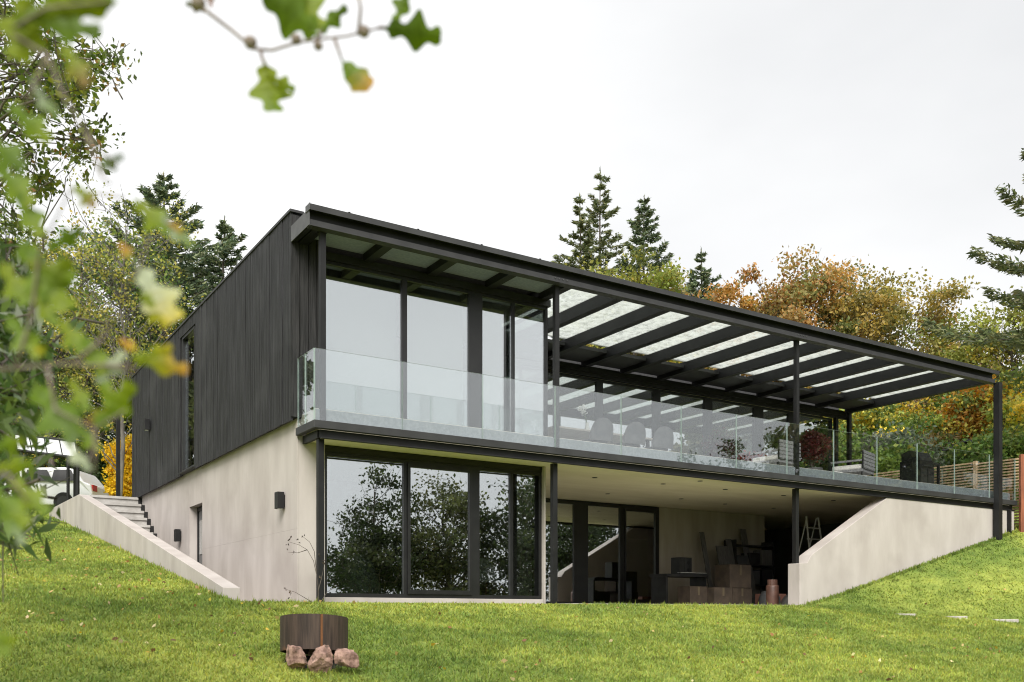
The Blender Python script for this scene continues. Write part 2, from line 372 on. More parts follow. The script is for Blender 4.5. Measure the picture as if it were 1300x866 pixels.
for k in range(0, 11):
    xr = 4.69+PITCH*k; x1 = (4.69+PITCH*(k+1) if k < 10 else 17.22)-.153
    P(bx(xr+.003, x1, .072, 3.25, 5.82, 5.834), 'roof_pane', roof_glass)
    P(bx(xr+.003, x1, 3.26, 4.168, 5.70, 5.77), 'overhang_panel', steel_lit)
P(bx(4.5, 17.24, 3.2, 3.255, 5.836, 5.95), 'roof_batten', steel)
m = MB(); m.box(4.72, 17.22, 4.205, 4.30, 5.44, 5.66).box(4.72,17.22,4.17,4.204,5.52,5.60)
P(m, 'wall_beam', steel)
post(16.75, 4.25, .05, 3.02, 5.44)
post(17.16, 4.13, .05, 2.9, 5.60)
# upper cladding: side boards (fine), front boards
sb = MB(); y = .765; rnd = random.Random(4)
while y < 12.7:
    y1 = min(y+.125, 12.7); dx = rnd.uniform(0, .010)
    if y1 <= 6.50 or y >= 7.55: sb.box(-.075-dx, -.05, y, y1-.010, 2.925+rnd.uniform(-.004,.004), 6.06)
    else:
        sb.box(-.075-dx, -.05, y, y1-.010, 5.84, 6.06)
    y = y1
P(sb, 'cladding_boards', clad, kind='stuff')
m = MB()
m.box(-.048, .06, .77, 6.50, 2.98, 6.04).box(-.048, .06, 7.55, 12.7, 2.98, 6.04).box(-.048,.06,6.50,7.55,5.84,6.04)
P(m, 'upper_wall', clad_front)
for i in range(4):
    x0 = -.075+.135*i
    P(bx(x0, x0+.125, .742-.006*(i%2), .764, 2.98, 5.9+.12*(i==0)), 'cladding_board', clad_front)
P(bx(-.045, .47, .768, .80, 2.97, 5.86), 'upper_wall', clad_front)
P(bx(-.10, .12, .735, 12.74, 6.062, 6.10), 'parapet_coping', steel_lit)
P(bx(.061, 17.0, 4.35, 12.6, 5.62, 6.0).box(.061, 4.75, .9, 4.349, 5.80, 6.0), 'roof', roof_m)
# slit window in the side wall
wn_ = P(bx(-.06, .05, 6.505, 6.56, 2.985, 5.835).box(-.06,.05,7.49,7.545,2.985,5.835).box(-.06,.05,6.56,7.49,5.78,5.835).box(-.06,.05,6.56,7.49,2.985,3.03), 'slit_window', frame_m)
P(bx(.0, .015, 6.562, 7.488, 3.03, 5.78), 'pane', glass, parent=wn_)
P(bx(-.12, .0, 6.44, 7.6, 2.955, 2.975), 'window_sill', steel)
# side door
dr = P(bx(.18, .26, 6.262, 6.34, .2, 2.23).box(.18,.26,7.19,7.268,.2,2.23).box(.18,.26,6.34,7.19,2.15,2.23), 'door', frame_m)
P(bx(.20, .25, 6.342, 7.188, .2, 2.148), 'door_leaf', nmat('door_grey', (.10,.10,.10), (.15,.15,.15), 3, .5), parent=dr)
P(bx(.185, .199, 6.45, 7.08, 1.25, 1.95), 'pane', glass, parent=dr)
P(MB().tube([(.17,6.42,1.1),(.14,6.42,1.1),(.14,6.55,1.1)], .012, 6), 'handle', steel_lit, parent=dr)
# glazing builder for walls facing -Y
def glazing(name, x0, x1, z0, z1, y, mull, pane=glass, fr=.055, dep=.08, sash=()):
    m = MB(); m.box(x0, x1, y, y+dep, z1-fr, z1).box(x0, x1, y, y+dep, z0, z0+fr)
    edges = [(x0, x0+fr)]+[(a, b) for a, b in mull]+[(x1-fr, x1)]
    for a, b in edges: m.box(a, b, y-.002, y+dep+.002, z0+fr, z1-fr)
    o = P(m, name, frame_m)
    for i in range(len(edges)-1):
        a, b = edges[i][1], edges[i+1][0]
        if i in sash:
            s = MB(); s.box(a, a+.05, y-.03, y+.03, z0+fr, z1-fr).box(b-.05, b, y-.03, y+.03, z0+fr, z1-fr).box(a+.05, b-.05, y-.03, y+.03, z1-fr-.06, z1-fr).box(a+.05, b-.05, y-.03, y+.03, z0+fr, z0+fr+.07)
            q = P(s, 'sash', frame_m, parent=o)
            P(bx(a+.05, b-.05, y+.004, y+.016, z0+fr+.07, z1-fr-.06), 'pane', pane, parent=o)
        else:
            P(bx(a, b, y+.03, y+.042, z0+fr, z1-fr), 'pane', pane, parent=o)
    return o
glazing('lower_window', .475, 4.56, .27, 2.52, .86, [(1.85,1.91),(3.12,3.28),(3.90,3.96)], fr=.06, sash=(1,))
P(bx(.475, 4.56, .85, .97, 2.522, 2.62), 'window_head', frame_m)
glazing('upper_window', .475, 4.72, 3.05, 5.50, .90, [(1.84,1.93),(3.10,3.36),(3.97,4.02)], fr=.05)
P(bx(.475, 4.76, .86, 1.0, 5.502, 5.62), 'window_head', frame_m)
P(bx(.40, 4.76, .80, 1.0, 2.99, 3.048), 'window_sill', panel_m)
# bedroom corner: glass return wall
m = MB(); m.box(4.66, 4.72, 2.6, 2.66, 3.05, 5.45).box(4.66,4.72,4.12,4.18,3.05,5.45).box(4.66,4.72,.985,4.18,5.45,5.50).box(4.66,4.72,.985,4.18,3.0,3.05)
o = P(m, 'corner_window', frame_m)
P(bx(4.685, 4.697, .985, 2.6, 3.05, 5.45), 'pane', glass_low, parent=o); P(bx(4.685, 4.697, 2.66, 4.12, 3.05, 5.45), 'pane', glass_low, parent=o)
# terrace glazing
glazing('terrace_window', 4.78, 16.68, 3.02, 5.43, 4.31, [(6.35,6.41),(8.45,8.64),(10.17,10.40),(11.85,12.12),(13.6,13.95),(14.9,15.15)], fr=.06)
m = MB(); m.box(16.62, 16.68, 8.0, 8.06, 3.02, 5.43).box(16.62,16.68,4.4,8.0,5.37,5.43).box(16.62,16.68,4.4,8.0,3.02,3.08)
o = P(m, 'gable_window', frame_m); P(bx(16.645, 16.657, 4.4, 8.0, 3.08, 5.37), 'pane', glass_low, parent=o)
# interior shells
P(bx(.12, 16.6, 4.42, 12.5, 2.99, 3.03).box(.12, 4.64, 1.0, 4.419, 2.99, 3.03), 'interior_floor', floor_m)
P(bx(.12, 16.6, 4.42, 12.5, 5.55, 5.60).box(.12, 4.64, 1.0, 4.1, 5.55, 5.60), 'ceiling', nmat('ceiling_plaster', (.62,.60,.48), (.70,.68,.56), 2, .9))
P(bx(.1, .12, 5.9, 8.1, 3.03, 5.55), 'interior_wall', dark_wall)  # dark wall behind the slit window, room dimness put into its colour
P(bx(.1, 12.6, 9.0, 9.1, 3.03, 5.55).box(.1,.12,.99,5.89,3.03,5.55).box(.12, 4.60, 4.2, 4.3, 3.03, 5.55), 'interior_wall', white_paint)
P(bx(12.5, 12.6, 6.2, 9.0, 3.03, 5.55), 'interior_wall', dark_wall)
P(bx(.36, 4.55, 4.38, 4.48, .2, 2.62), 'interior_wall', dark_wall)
for a, b in ((.53,1.84),(1.93,3.10)):
    P(bx(a+.01, b-.01, 1.10, 1.115, 3.10, 5.32), 'blind', blind_m)
P(bx(3.40, 4.0, 1.30, 1.315, 3.10, 5.32), 'blind', blind_m)
# undercroft back wall: glazed screen and concrete
glazing('undercroft_window', 4.63, 10.52, .20, 2.615, 4.5, [(7.95,8.35),(9.3,9.42)], pane=glass, fr=.09, sash=(2,))
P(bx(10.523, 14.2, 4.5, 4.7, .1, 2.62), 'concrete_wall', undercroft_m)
P(bx(14.2, 18.0, 9.0, 9.2, .1, 2.62).box(14.1, 14.199, 4.702, 9.0, .1, 2.62), 'concrete_wall', dark_wall)  # deep recess walls coloured dark so the undercroft fades into shade
P(bx(17.6, 18.0, .4, 8.99, .1, 2.62), 'concrete_wall', dark_wall)  # side wall coloured dark as well, shade of the recess put in
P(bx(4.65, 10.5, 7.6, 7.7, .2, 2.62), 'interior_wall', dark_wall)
P(bx(7.3, 8.0, 5.6, 5.7, .2, 2.3), 'interior_door', red_wood)
# rear canopy seen past the far corner
P(bx(-.09, .02, 12.75, 14.9, 5.74, 5.92), 'canopy_beam', steel); P(bx(-.07, .0, 12.75, 14.6, 5.52, 5.72), 'canopy_beam', steel)
P(bx(-.06, 6, 12.76, 14.9, 5.925, 5.96), 'canopy_roof', panel_m)
P(bx(-.14, -.04, 14.5, 14.6, 2.9, 5.74), 'post', steel)

# ------------------------------------------------------------------ walls and stairs beside the house
W = MB(); W.prism([(10.37,-.2),(18.2,-.2),(18.2,2.562),(13.2,2.562),(10.72,1.22),(10.60,1.06),(10.37,1.04)], 'y', .05, .36)
tag(W.build('retaining_wall', concrete, bevel=.008), 'long pale concrete wall with a slanting end below the terrace, on the grass bank', 'wall')
W = MB(); W.prism([(-.27,-.3),(-.27,.36),(12.4,2.96),(18.2,3.12),(18.2,1.6),(2,-.3)], 'x', -1.38, -1.15)
tag(W.build('stair_wall', concrete, bevel=.006), 'sloping pale concrete wall beside the outdoor stairs, rising from the lawn', 'wall')
S = thing('staircase', 'grey concrete outdoor stairs between the black house and the sloping wall', 'stairs', (-.55, 10, .17))
for i in range(14):
    y0 = 12.0-.34*i; z1 = 2.93-.2*i
    y1 = 12.0-.34*(i-1) if i else 14.6
    MB().box(-1.145, -.06, y0, y1+.02, z1-.06, z1).box(-1.145, -.06, y0+.035, y1+.02, max(z1-.5, -.1), z1-.061).build('step', stair_m, S)
    if i < 9: MB().box(-.055, .028, y0+.02, y0+.10, z1-.16, z1-.02).build('step_bracket', frame_m, S)
# wall lamps
def lamp(x, y, z, label):
    t = thing('wall_lamp', label, 'lamp', (x, y, z), 'black box wall lamps on the house')
    MB().box(x-.02, x, y-.05, y+.05, z-.1, z+.09).build('back_plate', frame_m, t)
    MB().box(x-.13, x-.021, y-.075, y+.075, z-.13, z+.13).build('housing', steel, t, bevel=.004)
    MB().box(x-.11, x-.04, y-.055, y+.055, z-.137, z-.131).build('lens', white_paint, t)
lamp(-.085, 10.55, 4.50, 'black box lamp on the charred timber cladding left of the slit window')
lamp(.03, 1.38, 1.78, 'black box lamp on the pale concrete beside the tall lower window')
lamp(.03, 8.02, 1.70, 'black box lamp on the pale concrete next to the small side door')

# ------------------------------------------------------------------ vegetation builders
def pal_cols(rng, n, pal, jit=.22):
    c = np.array([p[0] for p in pal]); wt = np.array([p[1] for p in pal], float); wt /= wt.sum()
    k = rng.choice(len(pal), n, p=wt)
    return c[k]*(1+rng.uniform(-jit, jit, (n, 1)))*(1+rng.uniform(-.08, .08, (n, 3)))
def unit(v): return v/(np.linalg.norm(v, axis=-1, keepdims=True)+1e-9)
def leaf_cloud(name, c, size, cols, m, parent, rng, ratio=.55, axis=None, kind=None, droop=0.):
    "one folded diamond per leaf"
    n = len(c); u = unit(rng.normal(size=(n,3))) if axis is None else unit(axis+rng.normal(size=(n,3))*.25)
    u[:,2] -= droop; u = unit(u)
    t = unit(rng.normal(size=(n,3))); v = unit(np.cross(u, t)); nn = np.cross(u, v)
    s = (size*rng.uniform(.65, 1.3, (n,1)))
    a = c-u*s*.5; b = c+u*s*.5; w_ = s*ratio*.5
    l = c+v*w_+nn*s*.08-u*s*.06; r = c-v*w_+nn*s*.08-u*s*.06
    V = np.stack([a, l, b, r], 1).reshape(-1, 3); Fc = np.arange(4*n).reshape(n, 4)
    return fastmesh(name, V, Fc, m, parent, np.repeat(cols, 4, 0), kind)
def limb(mb, p0, p1, r0, r1, rng, sag=.0, n=5, wob=.06, k=5):
    p0 = np.array(p0, float); p1 = np.array(p1, float); d = np.linalg.norm(p1-p0); pts = []
    for i in range(n+1):
        t = i/n; p = p0+(p1-p0)*t; p[2] += sag*d*math.sin(math.pi*t)
        if 0 < i < n: p = p+rng.normal(size=3)*wob*d*.25
        pts.append(p)
    mb.tube(pts, [r0+(r1-r0)*(i/n) for i in range(n+1)], k, cap=False); return pts
def broad_tree(name, label, cat, base, H, rad, pal, seed, z0=.3, nclump=90, per=110, cr=.5, leaf=.13, group=None, trunk=.16, bark_=None, centers=None, ratio=.6, droop=0., vis=None, squash=1., gaps=.0, clumpcol=True, fine=False, dens=1.7):
    rng = np.random.default_rng(seed); base = np.array(base, float)
    T = thing(name, label, cat, tuple(base), group)
    if centers is None:
        cz = H*(1+z0)/2; rz = H*(1-z0)/2
        d = unit(rng.normal(size=(nclump*3, 3))); lob = 1+.22*np.sin(d[:,0]*4+seed)+.2*np.sin(d[:,1]*5+2*seed)+.15*np.sin(d[:,2]*6+3*seed)
        r = rng.uniform(.25, 1, nclump*3)**.45*lob
        p = d*r[:,None]*np.array([rad, rad, rz])
        # flatter underside, rounded top
        p[:,2] = np.where(p[:,2] < 0, p[:,2]*.9, p[:,2])*squash
        p = p[:nclump]; p[:,:2] *= rad*.95/np.abs(p[:,:2]).max(); p[:,2] = np.clip(p[:,2]*(rz-cr*.7)/p[:,2].max(), -rz, rz); centers = p+np.array([0,0,cz])
    else: centers = np.array(centers)-base
    M_ = MB(); lean = rng.normal(size=2)*.03*H
    top = np.array([lean[0], lean[1], H*.86])
    tp = limb(M_, (0,0,-.3), top, trunk, trunk*.18, rng, n=7, wob=.05, k=8)
    for c in centers:
        hd = math.hypot(c[0], c[1]); zb = max(H*z0*.55, c[2]-hd*rng.uniform(.6, 1.1)); t = min(max(zb/(H*.86), .12), .97)
        i = min(int(t*7), 6); q = tp[i]+(tp[i+1]-tp[i])*(t*7-i)
        rr = (trunk*.26*(1-t*.6) if not fine else .007); limb(M_, q if not fine else c+rng.normal(size=3)*.25+np.array([-.35,0,.0])*rng.uniform(.5,1.5), c, rr, .008 if not fine else .003, rng, sag=.08, n=4, wob=.16, k=4)
        for _ in range(2):
            limb(M_, q+(c-q)*rng.uniform(.45,.8) if not fine else c, c+rng.normal(size=3)*cr*.8, .014 if not fine else .004, .004 if not fine else .002, rng, n=2, k=3)
    if fine:
        for c in centers[::9]: limb(M_, tp[int(rng.integers(2, 7))], c, trunk*.2, .006, rng, sag=.06, n=6, wob=.06, k=5)
    M_.v = [tuple(np.array(v)+base) for v in M_.v]
    M_.build('trunk', bark_ or bark, T, smooth=True)
    dens_ = dens if not fine else 1.0; nC = len(centers); k = rng.poisson(per*dens_*rng.uniform(.5, 1.4, nC)); ci = np.repeat(np.arange(nC), k)
    rad_c = cr*rng.uniform(.6, 1.35, nC)
    L_ = centers[ci]+np.clip(rng.normal(size=(len(ci),3)), -2, 2)*rad_c[ci][:,None]*np.array([.62,.62,.42])
    if clumpcol:
        cc = pal_cols(rng, nC, pal, .18); cols = cc[ci]*(1+rng.uniform(-.25,.25,(len(ci),1)))
        sw = rng.random(len(ci)) < .3; cols[sw] = pal_cols(rng, int(sw.sum()), pal)
    else: cols = pal_cols(rng, len(ci), pal)
    leaf_cloud('crown', L_+base, leaf, cols, leaf_m, T, rng, ratio, droop=droop)
    return T
def conifer(name, label, base, H, rad, pal, seed, group=None, z0=.08, whorl=.42, leaf=.42, dens=1., cat='tree', trunk=.2, up=.0, gap=.15):
    rng = np.random.default_rng(seed); base = np.array(base, float); T = thing(name, label, cat, tuple(base), group)
    M_ = MB(); limb(M_, base+(0,0,-.3), base+(0,0,H), trunk, .015, rng, n=6, wob=.01, k=7)
    pts = []; ax = []; z = H*z0
    while z < H*.985:
        t = z/H; Lb = rad*1.2*(1-t)**.92*rng.uniform(.65, 1.2)+.12
        nb = rng.integers(4, 7); a0 = rng.uniform(0, 6.28)
        for j in range(nb):
            if rng.random() < gap: continue
            a = a0+j*6.283/nb+rng.normal()*.25; Lj = Lb*rng.uniform(.6, 1.15)
            dirn = np.array([math.cos(a), math.sin(a), 0]); P_ = []
            for i in range(6):
                s = i/5; P_.append(base+np.array([0,0,z])+dirn*Lj*s+np.array([0,0,1])*Lj*((.30*t-.10+up)*s-.28*s*(1-t)*(1-s)*1.6+.16*s**3))
            M_.tube(P_, [.03*(1-t)+.012, .024*(1-t)+.01, .015,.011,.008,.004], 3, cap=False)
            nl = int(Lj*58*dens)+5; s = rng.uniform(.10, 1, nl)**.7
            P_ = np.array(P_); ii = np.minimum((s*5).astype(int), 4); pt = P_[ii]+(P_[ii+1]-P_[ii])*(s*5-ii)[:,None]
            side = np.array([-dirn[1], dirn[0], 0]); sg = rng.choice([-1,1], nl)
            spread = rng.uniform(.0, .22, nl)*Lj*(1-s*.7)+.03
            pt = pt+side*(sg*spread)[:,None]+np.array([0,0,-1])*(rng.uniform(-.12, .16, nl)*(.35+Lj*.22))[:,None]
            pts.append(pt); ax.append(unit(dirn*.7+side*sg[:,None]*.8+np.array([0,0,.5])*rng.uniform(-.8,1.2,(nl,1))))
        z += whorl*rng.uniform(.7, 1.3)*(.7+.75*(1-t))
    tip = base+np.array([0,0,1.])*np.linspace(H*.93, H*1.0, 12)[:,None]; pts.append(tip); ax.append(np.tile([0,0,1.], (12,1)))
    pts = np.concatenate(pts); ax = np.concatenate(ax)
    M_.build('trunk', bark, T)
    cols = pal_cols(rng, len(pts), pal, .35)
    leaf_cloud('crown', pts, leaf, cols, needle_m, T, rng, .26, ax)
    return T
def gpt(px, py, d):
    p = at(px, py, d); return p
def base_at(px, d):
    p = at(px, HOR, d); return np.array([p[0], p[1], float(ground(p[0], p[1]))])
def top_h(px, py, d):
    b = base_at(px, d); return b, at(px, py, d)[2]-b[2]
SPR = [((0.214, 0.231, 0.135), 1), ((0.109, 0.152, 0.089), 3), ((0.157, 0.202, 0.108), 3), ((0.228, 0.258, 0.135), 2), ((0.069, 0.103, 0.065), 2)]
SPR2 = [((0.161, 0.183, 0.083), 3), ((0.218, 0.224, 0.105), 2), ((0.103, 0.133, 0.073), 2)]
DKG = [((0.055, 0.1, 0.03), 3), ((0.082, 0.136, 0.036), 3), ((0.041, 0.073, 0.026), 2), ((0.136, 0.173, 0.046), 1)]
MIDG = [((0.112, 0.182, 0.041), 3), ((0.173, 0.234, 0.051), 3), ((0.081, 0.142, 0.036), 2), ((0.284, 0.284, 0.061), 1)]
YGR = [((0.284, 0.284, 0.061), 3), ((0.203, 0.223, 0.051), 3), ((0.385, 0.324, 0.072), 2), ((0.121, 0.151, 0.041), 2)]
ORA = [((0.403, 0.215, 0.072), 3), ((0.299, 0.202, 0.072), 2), ((0.208, 0.202, 0.072), 2), ((0.494, 0.305, 0.098), 1)]
GOLD = [((0.338, 0.256, 0.069), 3), ((0.237, 0.206, 0.065), 3), ((0.163, 0.175, 0.06), 3), ((0.45, 0.325, 0.069), 1)]
BRN = [((0.415, 0.256, 0.11), 3), ((0.293, 0.208, 0.098), 2), ((0.536, 0.341, 0.122), 1), ((0.22, 0.195, 0.098), 1)]
HEDGE = [((0.295, 0.343, 0.083), 3), ((0.524, 0.491, 0.098), 3), ((0.786, 0.59, 0.098), 2), ((0.164, 0.229, 0.066), 2)]
# --- behind the house, left
def C_(label, px, py, d, rad, pal, seed, **k):
    b, h = top_h(px, py, d); return conifer('spruce_tree', label, b, h, rad, pal, seed, **k)
G1 = 'spruces behind the black house'
C_('broad dark spruce behind the black house, taller of the two above its slanting roof edge', 208, 220, 40, 7.6, SPR, 11, group=G1, leaf=.30, dens=1.45, gap=.2)
C_('narrow dark spruce behind the black house, close to the slanting roof edge', 285, 275, 43, 5.6, SPR, 12, group=G1, leaf=.30, dens=1.45, gap=.2)
G2 = 'spruces above the terrace roof'
C_('tallest thin spruce above the terrace roof with a bare gappy side', 762, 213, 50, 4.4, SPR2, 21, group=G2, leaf=.28, dens=1.1, gap=.38)
C_('bushy spruce above the terrace roof, leaning on the tallest one', 736, 248, 49, 4.8, SPR2, 22, group=G2, leaf=.30, dens=1.3, gap=.22)
C_('evenly tapered spruce above the terrace roof beside the tallest one', 818, 248, 49, 5.2, SPR, 23, group=G2, leaf=.29, dens=1.25, gap=.22)
C_('small dark spruce between yellow trees and the orange tree', 890, 315, 50, 3.6, SPR, 24, group=G2, leaf=.28, dens=1.3)
b, h = top_h(1362, 120, 27)
conifer('spruce_tree', 'big spruce with long drooping boughs at the frame edge beside the terrace', b, h, 4.9, SPR2, 31, leaf=.24, dens=2.2, whorl=.62, gap=.1, z0=.38)
# --- broadleaf trees above the roof
def B_(name, label, px, py, d, rad, pal, seed, **k):
    b, h = top_h(px, py, d); return broad_tree(name, label, 'tree', b, h, rad, pal, seed, **k)
B_('broadleaf_tree', 'olive green tree just above the terrace roof below the spruces', 800, 338, 45, 4.4, YGR, 41, nclump=100, per=120, cr=.7, leaf=.2)
B_('broadleaf_tree', 'pale yellow tree peeping over the terrace roof beside the small spruce', 862, 362, 47, 3.6, [((.26,.21,.07),3),((.18,.16,.05),2),((.12,.12,.04),2)], 42, nclump=80, per=110, cr=.65, leaf=.2)
B_('autumn_tree', 'rust orange autumn tree with a rounded top above the terrace roof', 985, 332, 42, 4.6, ORA, 43, nclump=130, per=140, cr=.62, leaf=.17)
B_('autumn_tree', 'golden olive autumn tree, the widest crown above the terrace roof', 1090, 322, 41, 4.2, GOLD, 44, nclump=120, per=120, cr=.66, leaf=.17)
B_('autumn_tree', 'low brownish tree between the golden tree and the big spruce', 1218, 425, 46, 2.8, BRN, 45, nclump=80, per=70, cr=.75, leaf=.16)
B_('autumn_tree', 'tawny yellow tree partly hidden behind the big spruce', 1275, 385, 38, 3.6, YGR, 46, nclump=90, per=110, cr=.65, leaf=.17)
B_('autumn_tree', 'thin bare-topped brown tree low above the roof corner', 1172, 452, 47, 2.6, BRN, 47, nclump=60, per=60, cr=.6, leaf=.15)
# --- hillside bushes seen under the terrace roof
hb = [(1085,500,36,2.6,HEDGE,'yellow and green hillside bush right behind the terrace end post'),
 (1130,505,38,2.8,[((.46,.34,.04),3),((.32,.28,.05),2),((.12,.14,.03),1)],'bright yellow hillside bush under the terrace roof edge'),
 (1172,515,35,2.6,MIDG,'green hillside bush in the middle under the roof edge'),
 (1205,500,37,2.8,MIDG,'mid green hillside bush left of the orange one'),
 (1238,468,33,1.6,[((.44,.20,.035),3),((.36,.19,.04),2),((.40,.27,.05),1)],'orange leaved small tree behind the terrace corner post'),
 (1285,470,32,2.4,HEDGE,'yellow green bush above the slatted fence end'),
 (1105,555,30,1.6,MIDG,'low green bush behind the woven lounge chair'),
 (1140,548,30.5,1.5,[((.16,.18,.13),3),((.10,.13,.08),2)],'pale silvery shrub behind the dark grill cabinet'),
 (1195,548,32.5,1.6,[((.17,.12,.05),2),((.20,.16,.05),2),((.08,.09,.03),2)],'straw coloured shrub over the shed roof'),
 (1060,540,33,2.2,MIDG,'green bush seen through the end glazing of the terrace room'),
 (1020,545,34,2.4,DKG,'dark green bush behind the glazed terrace room'),
 (1262,545,30,1.4,MIDG,'green bush growing over the fence beside the corner post')]
for i, (px, py, d, rad, pal, lab) in enumerate(hb):
    b, h = top_h(px, py, d)
    broad_tree('hillside_bush', lab, 'bush', b, h, rad, pal, 60+i, z0=.05, nclump=75, per=120, cr=.5, leaf=.15, group='bushes on the hillside beyond the terrace', trunk=.06)
# --- wood behind, left
lf = [(150,238,31,3.0,YGR,'airy yellowish tree with a forked pale trunk behind the driveway',.25,dict(bark_=bark_pale,nclump=90,per=60,cr=.5,leaf=.11,trunk=.09)),
 (110,270,36,3.2,MIDG,'tall loose green tree at the wood edge behind the shelter',.3,dict(nclump=80,per=80,cr=.6,leaf=.15)),
 (60,300,34,3.2,YGR,'yellow tinged tree at the wood edge behind the foreground shrub',.25,dict(nclump=80,per=90,cr=.6,leaf=.15)),
 (185,330,38,3.0,DKG,'dark green tree close to the far corner of the black wall',.2,dict(nclump=80,per=90,cr=.6,leaf=.15)),
 (235,330,46,3.4,DKG,'dark green tree filling in under the two spruces',.2,dict(nclump=80,per=90,cr=.7,leaf=.18)),
 (20,250,40,4.0,MIDG,'green wood tree at the very edge behind the oak branches',.25,dict(nclump=90,per=80,cr=.75,leaf=.18)),
 (130,400,44,4.0,DKG,'low dense tree in the shade of the wood',.1,dict(nclump=80,per=90,cr=.75,leaf=.2)),
 (70,420,46,4.0,DKG,'low dense tree in the wood behind the white car',.1,dict(nclump=80,per=90,cr=.75,leaf=.2)),
 (10,430,42,4.0,YGR,'low yellow green tree in the wood behind the shelter roof',.1,dict(nclump=80,per=90,cr=.75,leaf=.2))]
for i, (px, py, d, rad, pal, lab, z0, k) in enumerate(lf):
    b, h = top_h(px, py, d); broad_tree('broadleaf_tree', lab, 'tree', b, h, rad, pal, 80+i, z0=z0, group='trees of the wood behind the driveway', dens=.95, **k)
for i, (px, py, d, rad, pal, lab) in enumerate([
 (160,552,32,.42,[((.72,.50,.03),4),((.60,.42,.03),2)],'bright yellow shrub beside the rear entrance post'),
 (122,556,37,1.5,DKG,'dark glossy evergreen shrub behind the car and shelter'),
 (176,580,37,.6,MIDG,'small green shrub against the far house corner'),
 (100,520,38,2.2,DKG,'dark green undergrowth shrub below the wood trees'),
 (40,520,38,2.2,HEDGE,'yellowish undergrowth shrub behind the shelter')]):
    b, h = top_h(px, py, d); broad_tree('garden_shrub', lab, 'shrub', b, h, rad, pal, 100+i, z0=.03, nclump=60, per=110, cr=.34, leaf=.11, trunk=.04)
# --- trees down the slope behind the camera: the big windows mirror them
MIRR = [[((0.043, 0.061, 0.026), 3), ((0.072, 0.09, 0.038), 2), ((0.032, 0.043, 0.02), 2)], [((0.087, 0.099, 0.041), 3), ((0.123, 0.128, 0.052), 2), ((0.051, 0.065, 0.029), 2)]]
rf = [((11.8,-22.5),7.9,3.0,DKG),((14.8,-21.0),7.6,2.6,MIDG),((17.4,-18.2),7.3,2.4,DKG),((20.5,-20.5),8.0,3.0,YGR),((24,-17),7.4,2.8,DKG),
      ((-6,30),10.5,3.4,DKG),((-9.5,33),11,3.4,MIDG),((-3.5,36),11,3.2,DKG),((29,-20),10,3.6,MIDG),((34,-15),14,4.5,DKG),((40,-9),15.5,4.6,DKG),((7.0,-27.5),6.4,2.4,DKG),((46,-16),15,5.0,MIDG),((38,-22),14,4.6,DKG)]
rl = ['dark round tree','olive tree','green garden tree','yellow olive tree','dense dark tree','dark wood tree at the slit window','mixed green wood tree','farthest dark wood tree','leafy green tree','tall dark tree','tallest dark tree','small dark tree','broad green tree','wide dark tree']
for i, ((x, y), h, rad, pal) in enumerate(rf):
    broad_tree('garden_tree', rl[i]+', seen only mirrored in the glass of the house', 'tree', (x, y, float(ground(x, y))), h+(1.1 if y < 0 else 1.5), rad*1.12, MIRR[i%2], 120+i, z0=.08, nclump=140 if h > 12 else 100, per=130 if (h > 12 or y > 0) else 80, cr=.62, leaf=.32 if (h > 12 or y > 0) else .17, group='trees mirrored in the house windows')

# ------------------------------------------------------------------ lawn
rng = np.random.default_rng(7)
def lawn_pts(n, d0, d1, wide):
    d = np.sqrt(rng.uniform(d0**2, d1**2, n)); s = rng.uniform(-wide, wide, n)
    x = CAMX+d*(FW[0]+RT[0]*s); y = CAMY+d*(FW[1]+RT[1]*s)
    bad = ((x > -1.38) & (x < .0) & (y > -.28)) | ((x >= -.02) & (x < 4.63) & (y > .79)) | ((x >= 4.6) & (x < 10.42) & (y > -.02)) | ((x >= 10.36) & (x < 18.3) & (y > .05)) | (y > 19)
    return x[~bad], y[~bad]
X_, Y_ = [], []
for n, a, b_, wd in ((135000, 6.3, 13, .68), (150000, 13, 20, .66), (130000, 20, 30, .62), (15000, 5, 16, 1.3)):
    x, y = lawn_pts(n, a, b_, wd); X_.append(x); Y_.append(y)
# longer unmown fringe along walls
fx = [rng.uniform(0, 10.4, 2600), rng.uniform(10.5, 18.4, 2400), np.full(1800, -1.40)-rng.random(1800)*.08, rng.uniform(-1.4,0,500)]
fy = [np.where(fx[0] < 4.6, .74-rng.random(2600)*.08, -.05-rng.random(2600)*.12), .03-rng.random(2400)*.10, rng.uniform(-.4, 17, 1800), -.3-rng.random(500)*.06]
nf = sum(map(len, fx)); X_ += fx; Y_ += fy
cxy = lawn_pts(420, 8, 24, .62); ncl = len(cxy[0]); k_ = 26
X_.insert(0, np.repeat(cxy[0], k_)+rng.normal(size=ncl*k_)*.045); Y_.insert(0, np.repeat(cxy[1], k_)+rng.normal(size=ncl*k_)*.045); ntf = ncl*k_
x = np.concatenate(X_); y = np.concatenate(Y_); z = ground(x, y); n = len(x)
hgt = rng.uniform(.018, .050, n)*np.where(rng.random(n) < .03, 1.7, 1); hgt[-nf:] *= np.where((x[-nf:] > 0) & (x[-nf:] < 4.7), rng.uniform(.6, 1.2, nf), rng.uniform(1.0, 2.2, nf))
d_ = (x-CAMX)*FW[0]+(y-CAMY)*FW[1]; wd = .0045+.0006*np.clip(d_, 8, 30)
a = rng.uniform(0, 6.283, n); le = rng.normal(size=(n,2))*.022
p = np.stack([x, y, z-.005], 1); dx = np.stack([np.cos(a)*wd, np.sin(a)*wd, 0*a], 1)
V = np.stack([p-dx, p+dx, p+np.stack([le[:,0], le[:,1], hgt], 1)], 1).reshape(-1, 3)
hgt[:ntf] *= 1.9
